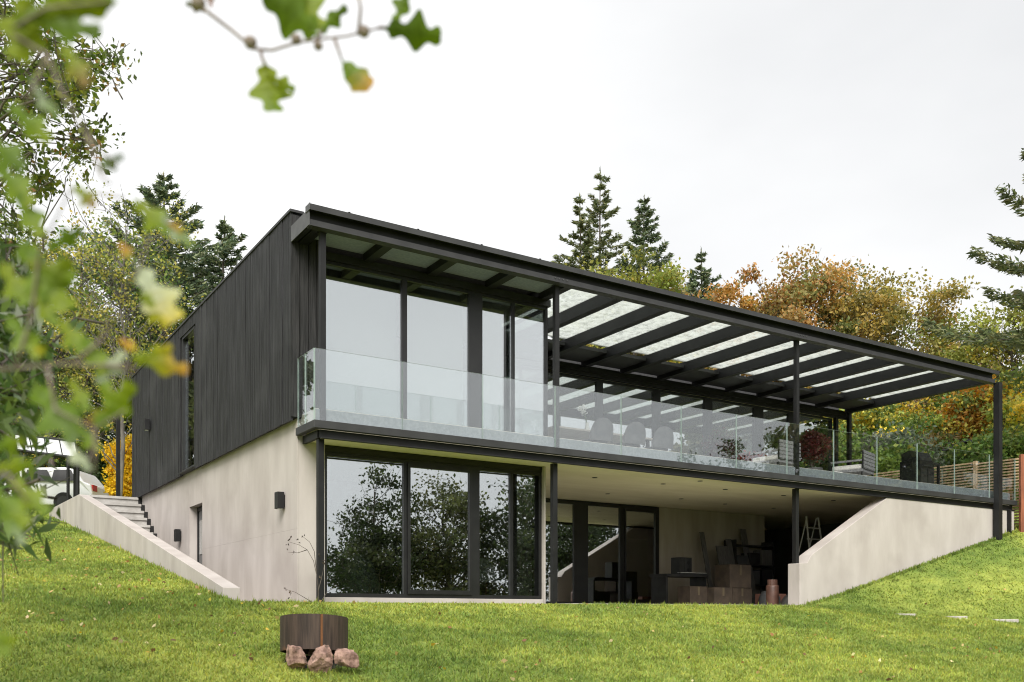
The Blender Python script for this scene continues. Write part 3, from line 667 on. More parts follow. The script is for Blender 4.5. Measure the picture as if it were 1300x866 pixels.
gc = np.stack([rng.uniform(.75,1.45,n)*np.where(np.arange(n) < ntf, .72, 1)]*3, 1)*np.stack([rng.uniform(.85,1.2,n), np.ones(n), rng.uniform(.6,1.2,n)], 1)
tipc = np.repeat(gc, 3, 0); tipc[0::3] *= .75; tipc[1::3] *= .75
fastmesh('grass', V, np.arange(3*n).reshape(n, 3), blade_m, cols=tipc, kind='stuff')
# fallen leaves
def leaves_at(n, d0, d1, lo, hi):
    d = np.sqrt(rng.uniform(d0**2, d1**2, n)); s = rng.uniform(lo, hi, n)
    return CAMX+d*(FW[0]+RT[0]*s), CAMY+d*(FW[1]+RT[1]*s)
fxs, fys = zip(leaves_at(460, 8.5, 21, -.56, -.2), leaves_at(130, 8.5, 16, -.25, .55), leaves_at(70, 12, 24, .1, .55))
x = np.concatenate(fxs); y = np.concatenate(fys)
ok = ~(((x > -1.4) & (x < 10.4) & (y > -.3)) | ((x > 10.3) & (y > 0)))
x = x[ok]; y = y[ok]; n = len(x); c = np.stack([x, y, ground(x, y)+.035], 1)
ax = unit(np.stack([rng.normal(size=n), rng.normal(size=n), rng.normal(size=n)*.35], 1))
fl = leaf_cloud('fallen_leaves', c, .062, pal_cols(rng, n, [((.48,.35,.15),3),((.34,.18,.07),2),((.58,.48,.27),2),((.18,.10,.055),2),((.50,.37,.06),1)], .3), leaf_m, None, rng, .62, ax, 'stuff')

# ------------------------------------------------------------------ fire bowl ring, stones, stepping stones, tall dry plant
d0 = 9.0
for d0 in np.arange(7, 12, .02):
    q = at(399, 843, d0)
    if q[2] <= float(ground(q[0], q[1])): break
pr = 42.3/F_PX*d0*1.0; pc = at(399, HOR, d0); gz0 = float(ground(pc[0], pc[1]))
zt = at(399, 779, d0-pr)[2]; zb = at(399, 824, d0-pr)[2]; TILT = .13
corten = nmat('weathered_steel', (.026,.016,.012), (.075,.048,.036), 5, .65, (6,6,.5), .2, c3=(.22,.085,.03), s3=3.2, t3=(.62,.78))
rustm = nmat('rust_streak', (.06,.03,.018), (.24,.095,.03), 14, .8, (1,1,.2), .2)
T = thing('fire_pit', 'rusty brown steel fire ring standing on pink stones in the lawn', 'fire pit', (pc[0], pc[1], gz0))
M_ = MB(); M_.lathe([(pr-.012, zb), (pr, zb), (pr, zt), (pr-.012, zt), (pr-.012, zb)], (pc[0], pc[1], 0), 56)
def tilt(m):
    m.v = [(v[0], v[1], v[2]-TILT*(((v[0]-pc[0])*FW[0]+(v[1]-pc[1])*FW[1])+pr)) for v in m.v]
tilt(M_); M_.build('ring', corten, T, smooth=False)
M_ = MB(); M_.lathe([(.01, zb+.06), (pr-.014, zb+.06)], (pc[0], pc[1], 0), 40); tilt(M_); M_.build('fire_plate', bark, T)
M_ = MB()
q0 = math.atan2(-FW[1], -FW[0])+math.radians(24)
for i in range(3):
    q = q0+(i-1)*.018
    M_.tube([(pc[0]+(pr+.001)*math.cos(q), pc[1]+(pr+.001)*math.sin(q), zb+.002), (pc[0]+(pr+.001)*math.cos(q), pc[1]+(pr+.001)*math.sin(q), zt-.002)], .005, 5)
tilt(M_); M_.build('weld_seam', rustm, T)
M_ = MB(); M_.lathe([(.001,.035),(pr*.75,.03),(pr*.98,-.02)], (pc[0]+FW[0]*.02, pc[1]+FW[1]*.02, gz0), 30); M_.v = [(v[0], v[1], v[2]+.155*(v[1]-pc[1])) for v in M_.v]; M_.build('gap_shade_disc', nmat('gap_shade', (.012,.011,.010), (.05,.045,.04), 30, .95), T)  # dark disc added under the ring, shade of the gap put into its colour
stone_m = nmat('granite_pink', (.15,.085,.065), (.42,.27,.215), 16, .9, (1,1,1), 1.0, bscale=22, c3=(.09,.06,.045), s3=14, t3=(.55,.7))
import bmesh
def stone(px0, px1, pyt, pyb, d, label, seed, shape, grp='stones carrying the fire ring'):
    bm = bmesh.new(); bmesh.ops.create_icosphere(bm, subdivisions=5, radius=1); rg = np.random.default_rng(seed)
    pl = [(unit(rg.normal(size=3)), rg.uniform(.52, .74)) for _ in range(13)]
    for v in bm.verts:
        p = np.array(v.co)
        for n_, h_ in pl:
            t = p@n_
            if t > h_: p = p-n_*(t-h_)
        p = p+.022*np.sin(p[[1,2,0]]*9+seed)+.014*np.sin(p[[2,0,1]]*23+2*seed)+.008*np.sin(p[[1,0,2]]*51+seed)
        v.co = p
    wd = (px1-px0)/2/F_PX*d; c = at((px0+px1)/2, HOR, d); zt_ = at(0, pyt, d)[2]; zb_ = at(0, pyb, d)[2]-.03
    me = bpy.data.meshes.new('stone')
    for v in bm.verts:
        lx, ly, lz = v.co
        tz = (lz+.85)/1.7; sq = shape(tz); lx = lx*sq[0]+sq[1]
        q = np.array([c[0], c[1], 0])+RT*lx*wd*1.1+FW*ly*wd*.9; v.co = (q[0]-c[0], q[1]-c[1], (zt_-zb_)*(lz+.85)/1.7)
    bm.to_mesh(me); bm.free(); me.materials.append(stone_m)
    o = bpy.data.objects.new('stone', me); o.location = (c[0], c[1], zb_); C.objects.link(o); tag(o, label, 'stone', grp)
fr_ = d0-pr*1.12
stone(357, 392, 816, 849, fr_, 'pointed pink stone under the ring, leaning like a wedge', 1, lambda t: (1.25-.75*t, .12-.25*t))
stone(389, 428, 817, 850, fr_-.03, 'largest flat-faced pink stone under the middle of the ring', 2, lambda t: (1.02-.35*t, .12*t))
stone(425, 457, 821, 847, fr_, 'rounded pink stone with a dark pitted face beside the ring', 3, lambda t: (1.0, 0))
b_ = at(399, HOR, d0+pr*.8)
stone(385, 415, 822, 846, d0+pr*.8, 'shaded pink stone at the back under the fire ring', 5, lambda t: (1.0-.2*t, 0))
for px, py, wpx, lab in ((1150,781,30,'pale stepping stone sunk in the lawn, closest to the slanting wall end'),(1214,784,34,'pale stepping stone sunk in the lawn, middle of the three'),(1276,788,40,'pale stepping stone sunk in the lawn, nearest the frame edge')):
    for d in np.arange(15, 26, .03):
        q = at(px, py, d)
        if q[2] <= float(ground(q[0], q[1])): break
    zc = float(ground(q[0], q[1])); s = wpx/F_PX*d*.5
    pts = [(q[0]+s*(1+.12*math.sin(5*k+px))*math.cos(k*.7854), q[1]+s*.8*(1+.1*math.cos(3*k+px))*math.sin(k*.7854)) for k in range(8)]
    M_ = MB(); M_.prism(pts, 'z', zc-.05, zc+.026); tag(M_.build('stepping_stone', gravel_m, bevel=.01), lab, 'stepping stone', 'stepping stones in the lawn')
# tall dry stems in front of the concrete corner
def stem_px(pts, d, mb, r0=.006, r1=.002):
    P_ = [at(px, py, d) for px, py in pts]; mb.tube(P_, [r0+(r1-r0)*i/(len(P_)-1) for i in range(len(P_))], 5, cap=False); return P_
dp = 13.1; bpnt = at(404, 768, dp)
T = thing('dry_plant', 'thin leafless plant with curved stems in front of the concrete corner', 'plant', (bpnt[0], bpnt[1], float(ground(bpnt[0], bpnt[1]))))
rg = np.random.default_rng(3)
for st in ([(404,775),(404,745),(402,730),(398,712),(390,698),(380,692),(367,688)], [(402,728),(399,700),(393,688),(384,681)], [(404,750),(408,735),(412,716)], [(404,772),(392,762),(375,752),(362,748)], [(404,770),(415,752),(425,745)], [(390,698),(378,702),(366,701)]):
    M_ = MB(); stem_px(st, dp, M_); M_.build('stem', bark, T)
lp = []
for (px, py) in ((367,686),(366,692),(378,686),(372,701),(384,680),(369,752),(370,758),(362,748),(405,705),(411,716),(408,733),(380,690),(425,745),(392,762)):
    for _ in range(3): lp.append(at(px+rg.normal()*1.2, py+rg.normal()*1.6, dp))
leaf_cloud('leaf', np.array(lp), .045, pal_cols(rg, len(lp), [((.05,.04,.03),3),((.12,.09,.06),1)]), leaf_m, T, rg, .5)

# ------------------------------------------------------------------ terrace furniture
rattan = nmat('grey_rattan', (.13,.13,.135), (.24,.24,.25), 40, .8, (1,1,1), .4)
fabric_w = nmat('white_fabric', (.62,.60,.57), (.74,.72,.69), 12, .95, (1,1,1), .2)
chair_m = nmat('grey_shell', (.04,.042,.045), (.07,.072,.075), 5, .6)
table_m = nmat('table_top', (.34,.31,.28), (.44,.41,.37), 5, .5, (5,1,1))
TF = 3.02
def lounge(x, y, rz, label, cush):
    T = thing('lounge_chair', label, 'lounge chair', (x, y, TF), 'woven lounge chairs on the terrace')
    T.rotation_euler = (0, 0, rz)
    def l(m, nm, mt, par=None, **k):
        o = m.build(nm, mt, None, **k); o.parent = par or T; return o
    w_, dd = .36, .36
    m = MB()
    for sx in (-1, 1):
        for sy in (-1, 1): m.box(sx*w_-.02, sx*w_+.02, sy*dd-.02, sy*dd+.02, 0, .30)
    l(m, 'leg', frame_m)
    l(MB().box(-w_-.02, w_+.02, -dd-.02, dd+.02, .30, .36), 'seat', rattan)
    b = l(MB().box(-w_-.02, w_+.02, -dd-.03, -dd-.005, .36, .78), 'backrest', frame_m)
    m = MB()
    for i in range(9):
        x0 = -w_+.005+i*.08; m.box(x0, x0+.068, -dd-.045-.004*(i%2), -dd-.031, .37, .79)
    for j in range(5):
        z0 = .39+j*.082; m.box(-w_-.025, w_+.025, -dd-.056, -dd-.050, z0, z0+.06)
    l(m, 'weave', rattan, b)
    for sx in (-1, 1): l(MB().box(sx*w_-.03, sx*w_+.03, -dd, dd, .54, .58), 'armrest', rattan)
    if cush: l(MB().box(-w_+.03, w_-.03, -dd+.02, dd, .362, .48), 'cushion', fabric_w, bevel=.03)
    return T
lounge(13.95, 1.55, R(18), 'woven grey lounge chair with its back to the glass balustrade, beside a white cushion', True)
lounge(11.35, 1.6, R(6), 'woven grey lounge chair beside the red shrubs on the terrace', True)
cu_ = MB(); cu_.box(13.12, 13.52, 1.35, 1.75, TF+.001, TF+.30)
o = cu_.build('cushion', fabric_w, bevel=.09); tag(o, 'plump white cushion on the terrace floor beside the woven lounge chair', 'cushion')
# dining set
T = thing('dining_table', 'outdoor dining table with a pale top behind the glass balustrade', 'table', (7.1, 2.6, TF))
MB().box(5.9, 8.5, 2.35, 3.25, TF+.70, TF+.735).build('tabletop', table_m, T)
for sx in (5.98, 8.36):
    for sy in (2.42, 3.12): MB().box(sx, sx+.06, sy, sy+.06, TF+.001, TF+.70).build('leg', frame_m, T)
def round_chair(x, y, label, rz=0, mt=None):
    T = thing('dining_chair', label, 'chair', (x, y, TF), 'round backed chairs at the terrace table')
    T.rotation_euler = (0, 0, rz)
    m = MB(); k = 16; n = len(m.v)
    for j in range(k+1):                                   # wrapped shell back, rounded top
        q = math.pi*(j/k); hx = .27*math.cos(q); hy = -.20-.09*math.sin(q); top = .50+.36*math.sin(q)**.6
        m.v += [(hx, hy, .42), (hx*1.02, hy-.012, .42+(top-.42)*.5), (hx*.98, hy-.03, top)]
        if j:
            a = n+3*(j-1); m.f += [(a, a+3, a+4, a+1), (a+1, a+4, a+5, a+2)]
    o = m.build('backrest', chair_m); o.parent = T; s = o.modifiers.new('t', 'SOLIDIFY'); s.thickness = .025
    pts = [(.27*math.cos(2*math.pi*j/16), .26*math.sin(2*math.pi*j/16)) for j in range(16)]
    o = MB().prism(pts, 'z', .40, .45).build('seat', chair_m); o.parent = T
    for sx in (-1, 1):
        for sy in (-1, 1):
            o = MB().tube([(sx*.16, sy*.15, .40), (sx*.24, sy*.22, .001)], [.016,.011], 6).build('leg', frame_m); o.parent = T
round_chair(6.65, 2.05, 'grey round backed chair under the flower vase, first from the glazed bedroom corner')
round_chair(7.45, 2.0, 'grey round backed chair in the middle of the terrace table')
round_chair(8.25, 2.05, 'grey round backed chair at the table end nearest the wall glazing joint')
vx, vy, vz = 7.0, 2.75, TF+.736
T = thing('flower_vase', 'slim white vase with white flowers on the terrace table', 'vase', (vx, vy, vz))
MB().lathe([(.001,0),(.05,0),(.06,.08),(.03,.2),(.035,.24)], (vx, vy, vz), 16).build('vase', white_paint, T, smooth=True)
rg = np.random.default_rng(9)
for j in range(6):
    e = np.array([vx, vy, vz])+np.array([rg.normal()*.13, rg.normal()*.1, .40+rg.random()*.2])
    m = MB(); m.tube([(vx, vy, vz+.2), tuple((np.array([vx, vy, vz+.3])+e)/2), tuple(e)], .005, 4); st = m.build('stem', nmat('stem_green' if j == 0 else 'stem_green%d' % j, (.06,.12,.03), (.1,.16,.04)), T)
    leaf_cloud('flower', e+rg.normal(size=(12,3))*.025, .07, np.full((12,3), .8), leaf_m, st, rg, .8)
# shrubs in pots on the terrace
pot_m = nmat('dark_pot', (.04,.04,.042), (.08,.08,.082), 6, .7)
def potted(x, y, h, rad, pal, seed, label, leaf=.07, n=40):
    T = broad_tree('potted_shrub', label, 'potted plant', (x, y, TF+.30), h, rad, pal, seed, z0=.15, nclump=n, per=60, cr=.16, leaf=leaf, trunk=.018)
    MB().lathe([(.001,-.298),(.17,-.298),(.22,.06),(.19,.06),(.18,.0),(.001,.0)], (x, y, TF+.30), 20).build('pot', pot_m, T, smooth=False)
REDS = [((.085,.014,.014),3),((.06,.014,.014),2),((.12,.02,.016),1)]
potted(12.75, 1.7, 1.0, .26, REDS, 201, 'dark red maple shrub in a pot behind the middle terrace post')
potted(12.1, 3.0, .55, .30, [((.34,.030,.022),3),((.22,.03,.02),2)], 202, 'bright red shrub in a pot near the terrace glazing')
potted(11.0, 2.9, 1.0, .36, [((.10,.03,.03),2),((.20,.21,.17),1),((.08,.10,.04),1)], 203, 'mixed dark plant with pale flower heads in a pot beside the terrace glazing')
potted(13.2, 2.9, .5, .34, MIDG, 204, 'small green shrub in a pot beside the red maple')
# outdoor kitchen
T = thing('grill_cabinet', 'black outdoor kitchen cabinet with a raised lid and side shelf by the fence', 'grill', (17.6, 2.3, TF))
MB().box(17.25, 17.85, 2.0, 2.6, TF+.05, TF+1.02).build('cabinet', steel, T, bevel=.01)
for i in range(2): MB().box(17.27+.3*i, 17.54+.3*i, 1.98, 1.998, TF+.12, TF+.80).build('door', frame_m, T)
MB().prism([(2.02,TF+1.022),(2.58,TF+1.022),(2.58,TF+1.22),(2.35,TF+1.30),(2.1,TF+1.22)], 'x', 17.3, 17.8).build('lid', steel, T)
MB().tube([(17.36,1.97,TF+.86),(17.74,1.97,TF+.86)], .012, 6).build('handle', steel_lit, T)
MB().box(17.853, 18.12, 2.0, 2.6, TF+.92, TF+.97).build('side_shelf', steel, T)
MB().box(18.06, 18.12, 2.0, 2.06, TF+.001, TF+.919).build('leg', steel, T)
for sx in (17.27, 17.79): MB().box(sx, sx+.05, 2.02, 2.07, TF+.001, TF+.049).build('leg', steel, T)

# ------------------------------------------------------------------ fences and shed
def slat_fence(label, A, B, z0, ztA, ztB, panels, mt, pitch=.075, hh=.019, loc_cat='fence', posts=True):
    A = np.array(A, float); B = np.array(B, float); dirn = (B-A)/np.linalg.norm(B-A); Ln = np.linalg.norm(B-A); nrm = np.array([-dirn[1], dirn[0]])
    T = thing('slat_fence', label, 'fence', (A[0], A[1], z0))
    ax = [np.array([*dirn, 0]), np.array([*nrm, 0]), np.array([0,0,1.])]
    first = {}
    for p in range(panels):
        a, b = p*Ln/panels, (p+1)*Ln/panels; mid = (A+dirn*(a+b)/2); zt = ztA+(ztB-ztA)*(p+.5)/panels
        n = int((zt-z0)/pitch); hl = (b-a)/2-.05
        for j in range(n):
            c = np.array([mid[0], mid[1], zt-.03-j*pitch])
            if 's' not in first:
                m = MB(); m.obox((A[0], A[1], z0), ax, (hl, .012, hh)); first['s'] = m.build('slat', mt, T); o = first['s']
            else:
                o = first['s'].copy(); C.objects.link(o); o.parent = T
            o.location = tuple(c-np.array([A[0], A[1], z0]))
    for p in range(panels+1):
        q = A+dirn*(p*Ln/panels); zt = ztA+(ztB-ztA)*p/panels
        MB().obox((q[0], q[1], (z0+zt)/2-.1), ax, (.045, .045, (zt-z0)/2+.13)).build('post', mt, T)
    return T
slat_fence('pale timber fence of narrow horizontal slats along the terrace end', (18.95, -.25), (18.45, 4.75), 2.0, 3.97, 4.08, 3, wood_slat)
slat_fence('pale timber slat fence running back behind the lounge chairs', (18.44, 4.9), (15.9, 9.5), 2.8, 4.05, 4.15, 2, wood_slat)
a_ = at(1297, HOR, 23.4); slat_fence('reddish timber screen at the frame edge below the big spruce', (a_[0], a_[1]), (a_[0]+1.9, a_[1]-1.1), 1.7, 3.92, 3.85, 1, red_wood, hh=.032)
sh = at(1226, HOR, 31); sz = float(ground(sh[0], sh[1]))
T = thing('garden_shed', 'small garden shed with a dark gabled roof beyond the slatted fence', 'shed', (sh[0], sh[1], sz))
zr = at(0, 561, 31)[2]; ze = at(0, 578, 31)[2]
def shp(s, t, z): q = np.array([sh[0], sh[1]])+RT[:2]*s+FW[:2]*t; return (q[0], q[1], z)
m = MB(); m.v = [shp(-.95,0,sz-.2), shp(.7,0,sz-.2), shp(.7,0,ze), shp(0,0,zr-.05), shp(-.95,0,ze-.02), shp(-.95,2.4,sz-.2), shp(.7,2.4,sz-.2), shp(.7,2.4,ze), shp(0,2.4,zr-.05), shp(-.95,2.4,ze-.02)]
m.f = [(0,1,2,3,4), (9,8,7,6,5), (0,5,6,1), (1,6,7,2), (4,9,5,0)]
m.build('wall', nmat('shed_boards', (.05,.045,.035), (.09,.08,.065), 5, .8, (6,6,.5), .3), T)
for sx, zz in ((-1.12, ze-.05), (.88, ze-.04)):
    m = MB(); m.v = [shp(sx,-.2,zz), shp(sx,2.6,zz), shp(0,2.6,zr), shp(0,-.2,zr), shp(sx,-.2,zz+.07), shp(sx,2.6,zz+.07), shp(0,2.6,zr+.07), shp(0,-.2,zr+.07)]
    m.f = [(0,1,2,3),(7,6,5,4),(0,4,5,1),(1,5,6,2),(2,6,7,3),(3,7,4,0)]; m.build('roof', roof_m, T)
MB().obox(shp(-.2,-.03,(sz+ze)/2-.1), (RT, FW, UP), (.35,.025,(ze-sz)/2-.15)).build('door', frame_m, T)

# ------------------------------------------------------------------ things stored in the undercroft
card = nmat('cardboard', (.042,.030,.021), (.068,.048,.033), 6, .9, (1,1,1), .1)
tape = nmat('parcel_tape', (.10,.078,.05), (.12,.095,.06), 6, .4)
blackm = nmat('black_plastic', (.012,.012,.013), (.025,.025,.026), 6, .5)
UF = .191
def cbox(x, y, z, w_, d_, h_, label, mt=None):
    T = thing('cardboard_box', label, 'box', (x, y, z), 'cardboard boxes stored under the terrace')
    MB().box(x-w_/2, x+w_/2, y-d_/2, y+d_/2, z, z+h_).build('carton', mt or card, T, bevel=.006)
    for s in (-1, 1): MB().box(x-w_/2+.004, x+w_/2-.004, y+(-d_/2+.004 if s < 0 else .004), y+(-.004 if s < 0 else d_/2-.004), z+h_+.001, z+h_+.007).build('flap', mt or card, T)
    MB().box(x-.03, x+.03, y-d_/2-.003, y-d_/2-.001, z+h_*.55, z+h_).build('tape', tape, T)
cbox(9.78, 2.55, UF, .52, .4, .42, 'cardboard box on the floor in front of the black desk, nearest its end')
cbox(10.32, 2.35, UF, .55, .42, .40, 'cardboard box on the floor in front of the black desk, toward the big carton')
cbox(11.05, 2.5, UF, .62, .45, .40, 'cardboard box at the bottom under the big carton')
cbox(10.98, 2.5, UF+.41, .68, .48, .52, 'big cardboard carton stacked on top of another box')
cbox(12.0, 2.3, UF, .6, .4, .28, 'flat reddish box beside the stacked cartons', nmat('red_card', (.16,.07,.05), (.22,.10,.07), 5, .8))
T = thing('keyboard_desk', 'black desk with a white keyboard strip under the terrace soffit', 'desk', (9.95, 3.2, UF))
MB().box(9.35, 10.6, 2.9, 3.5, UF+.66, UF+.72).build('desktop', blackm, T)
for sx in (9.36, 10.54): MB().box(sx, sx+.05, 2.95, 3.45, UF+.001, UF+.659).build('side_panel', blackm, T)
kb = MB().box(9.75, 10.58, 2.915, 3.1, UF+.722, UF+.75).build('keyboard', blackm, T)
for i in range(20): MB().box(9.77+.04*i, 9.806+.04*i, 2.92, 3.03, UF+.7505, UF+.758).build('key', white_paint, kb)
T = thing('loudspeaker', 'black loudspeaker standing on the black desk', 'speaker', (10.15, 3.3, UF+.722))
MB().box(9.95, 10.33, 3.15, 3.45, UF+.722, UF+1.12).build('housing', blackm, T, bevel=.01)
MB().box(10.10, 10.17, 3.142, 3.149, UF+.74, UF+1.10).build('front_strip', steel_lit, T)
for zz in (.84, 1.0): MB().tube([(10.24,3.149,UF+zz),(10.24,3.14,UF+zz)], .05, 14).build('driver', frame_m, T)
T = thing('gas_cylinder', 'short copper coloured gas cylinder beside the slanting wall end', 'gas cylinder', (10.62, 1.0, UF))
copper = nmat('copper_paint', (.06,.028,.02), (.10,.048,.034), 7, .5, (1,1,1), .1)
MB().lathe([(.001,0),(.13,0),(.135,.02),(.135,.40),(.125,.43),(.03,.44),(.001,.44)], (10.62,1.0,UF), 20).build('tank', copper, T, smooth=True)
MB().lathe([(.10,.43),(.105,.43),(.105,.55),(.10,.55),(.10,.43)], (10.62,1.0,UF), 14).build('collar', copper, T)
MB().tube([(10.62,1.0,UF+.45),(10.62,1.0,UF+.56)], .02, 8).build('valve', steel_lit, T)
T = thing('step_ladder', 'tall pale step ladder leaning behind the slanting wall', 'ladder', (14.6, 3.2, UF))
for sx in (14.35, 14.80): MB().tube([(sx+(-.08 if sx < 14.5 else .08), 2.9, UF), (sx, 3.25, UF+2.3)], .026, 4).build('rail', white_paint, T)
for i in range(7):
    t = .12+.125*i; e = .08*(1-t); yy = 2.9+.35*t; MB().box(14.35-e, 14.80+e, yy-.03, yy+.05, UF+2.3*t, UF+2.3*t+.025).build('rung', white_paint, T)
for sx in (14.40, 14.76): MB().tube([(sx, 3.95, UF), (sx, 3.27, UF+2.28)], .02, 4).build('back_leg', white_paint, T)
grey_pl = nmat('grey_board', (.07,.068,.065), (.11,.105,.10), 5, .8, (5,5,.5), .1)
for i, (x, y, hgt_, wdt, mt, lab) in enumerate([(12.2,3.9,1.55,.20,grey_pl,'wide grey board leaning on the dark back wall'),(12.55,4.0,1.75,.09,grey_pl,'narrow grey board leaning beside the wide one'),(11.75,4.1,1.9,.07,grey_pl,'thin pale batten leaning behind the big carton'),(13.2,4.1,2.05,.10,grey_pl,'longest grey board leaning near the ladder')]):
    m = MB(); m.obox((x, y, UF+hgt_/2*.98), (np.array([1,0,0]), np.array([0,.975,-.22])*1., np.array([0,.22,.975])), (wdt, .014, hgt_/2)); tag(m.build('leaning_board', mt), lab, 'board', 'boards leaning under the terrace')
T = thing('storage_shelf', 'dark storage shelf full of dark bins, added to darken the back of the undercroft', 'shelf', (13.4, 4.2, UF))  # dark shelf and bins added to make the back wall fade to black
for zz in (.05, .55, 1.05, 1.55): MB().box(12.7, 14.1, 4.05, 4.45, UF+zz, UF+zz+.03).build('shelf_board', blackm, T)
for sx in (12.7, 14.06): MB().box(sx-.04, sx, 4.05, 4.45, UF+.001, UF+1.7).build('upright', blackm, T)
rg2 = random.Random(5)
for k, zz in enumerate((.081, .581, 1.081)):
    for j in range(3):
        x0 = 12.75+.45*j; hh = rg2.uniform(.22, .4)
        tag(MB().prism([(x0+.03,UF+zz),(x0+.36,UF+zz),(x0+.39,UF+zz+hh),(x0,UF+zz+hh)], 'y', 4.08, 4.40).build('storage_bin', [blackm, grey_pl, chair_m][(j+k)%3], bevel=.008),
            ['black','grey','charcoal'][(j+k)%3]+' storage bin on the '+['lowest','middle','top'][k]+' shelf of the rack added to darken the undercroft', 'bin', 'bins on the storage shelf')
m = MB(); m.lathe([(.001,.30),(.12,.27),(.26,.17),(.33,.05),(.35,0)], (12.35, 1.9, UF), 14)
for i, v in enumerate(m.v): m.v[i] = (v[0]+.03*math.sin(i*2.3), v[1]+.03*math.cos(i*1.7), v[2]+.02*math.sin(i*3.1) if v[2] > UF+.02 else v[2])
tag(m.build('tarpaulin', grey_pl, smooth=True), 'crumpled grey tarpaulin heap on the floor behind the wall end', 'tarpaulin')
m = MB(); m.lathe([(.001,.36),(.14,.33),(.22,.20),(.26,.06),(.27,0)], (11.62, 2.0, UF), 12)
for i, v in enumerate(m.v): m.v[i] = (v[0]+.025*math.sin(i*1.9), v[1]+.02*math.cos(i*2.7), v[2])
tag(m.build('dark_sack', chair_m, smooth=True), 'dark stuffed sack beside the stacked cartons', 'sack')
# ------------------------------------------------------------------ room behind the big lower window
LF = .201
T = thing('shell_chair', 'white shell armchair with wooden legs behind the lower window', 'chair', (4.15, 2.0, LF))
m = MB(); k = 12
for j in range(k+1):
    q = math.pi*j/k; hx = .29*math.cos(q); hy = .18+.14*math.sin(q); tp_ = .52+.34*math.sin(q)**.7
    m.v += [(4.15+hx*.85, 2.0+hy*.9-.05, LF+.40), (4.15+hx, 2.0+hy, LF+tp_)]
    if j: a = 2*(j-1); m.f.append((a, a+2, a+3, a+1))
o = m.build('backrest', white_paint, T); s_ = o.modifiers.new('t', 'SOLIDIFY'); s_.thickness = .02
MB().box(3.9, 4.4, 1.72, 2.2, LF+.38, LF+.43).build('seat', white_paint, T, bevel=.02)
for sx in (-1, 1):
    for sy in (-1, 1): MB().tube([(4.15+sx*.14, 1.97+sy*.14, LF+.38), (4.15+sx*.24, 1.97+sy*.24, LF+.001)], [.018,.012], 6).build('leg', red_wood, T)
drape = nmat('grey_green_cloth', (.13,.16,.12), (.20,.23,.18), 4, .95, (1,1,.4), .3)
m = MB(); m.lathe([(.001,.82),(.12,.80),(.22,.70),(.30,.45),(.38,.15),(.44,0.0)], (1.45, 1.75, LF), 28)
for i, v in enumerate(m.v):
    q = math.atan2(v[1]-1.75, v[0]-1.45); f_ = .045*math.sin(q*7)*(LF+.85-v[2]); m.v[i] = (v[0]+f_*math.cos(q), v[1]+f_*math.sin(q), v[2])
tag(m.build('draped_chair_cover', drape, smooth=True), 'grey green cloth draped over a low chair behind the lower window', 'cover')

# ------------------------------------------------------------------ shelter and car by the driveway
T = thing('glass_shelter', 'small black framed shelter with a glazed roof coloured white for reflected sky behind the sloping wall', 'shelter', tuple(at(60, HOR, 28.5)[:2])+(3.2,))
lo0, lo1 = at(22, 572, 28.2), at(99, 582, 27.6); hi0, hi1 = at(18, 552.5, 30.4), at(95, 562, 29.8)
skywhite = nmat('skywhite_panel', (.66,.68,.68), (.76,.78,.78), 3, .35)  # opaque white for the panes, the sky's reflection put into their colour
for i in range(4):
    a, b = (i+.03)/4, (i+.97)/4
    q = [lo0+(lo1-lo0)*a, lo0+(lo1-lo0)*b, hi0+(hi1-hi0)*b, hi0+(hi1-hi0)*a]
    m = MB(); m.v = [tuple(p) for p in q]+[tuple(p+np.array([0,0,.02])) for p in q]
    m.f = [(3,2,1,0),(4,5,6,7),(0,1,5,4),(1,2,6,5),(2,3,7,6),(3,0,4,7)]; m.build('roof_pane', skywhite, T)
m = MB(); m.tube([lo0, lo1], .05, 4).tube([hi0, hi1], .06, 4)
for i in range(5): t = i/4; m.tube([lo0+(lo1-lo0)*t, hi0+(hi1-hi0)*t], .035, 4)
m.build('roof_frame', steel, T)
for p in (lo0, lo1, hi0, hi1, lo0+(lo1-lo0)*.84): MB().tube([p, (p[0], p[1], float(ground(p[0], p[1]))-.1)], .045, 4).build('post', steel, T)
for i in range(6):
    t = i/6; p = lo1+(hi1-lo1)*t; MB().tube([(p[0], p[1], 3.1), tuple(p)], .03, 4).build('side_slat', steel, T)
carw = nmat('car_white', (.72,.73,.74), (.74,.75,.76), 2, .25); tyre = nmat('tyre_rubber', (.015,.015,.016), (.025,.025,.026), 8, .85)
cp = at(117, HOR, 31.5); cz = float(ground(cp[0]-1.5, cp[1]+.5))+.005
T = thing('white_car', 'white estate car parked on the driveway behind the glazed shelter', 'car', (cp[0], cp[1], cz))
def cpt(s, t, z): q = np.array([cp[0], cp[1]])-RT[:2]*s+FW[:2]*t; return (q[0], q[1], cz+z)
prof = [(.02,.35),(.0,.62),(.06,.92),(.30,1.02),(.62,1.44),(1.0,1.52),(2.3,1.50),(3.05,1.02),(4.1,.86),(4.4,.62),(4.42,.34),(4.2,.24),(.25,.24)]
m = MB(); k = len(prof); m.v = [cpt(s, .0+(.14 if z > 1.05 else 0), z) for s, z in prof]+[cpt(s, 1.8-(.14 if z > 1.05 else 0), z) for s, z in prof]
m.f = [tuple(range(k)), tuple(range(2*k-1, k-1, -1))]+[(i, k+i, k+(i+1)%k, (i+1)%k) for i in range(k)]
m.build('body', carw, T, bevel=.04)
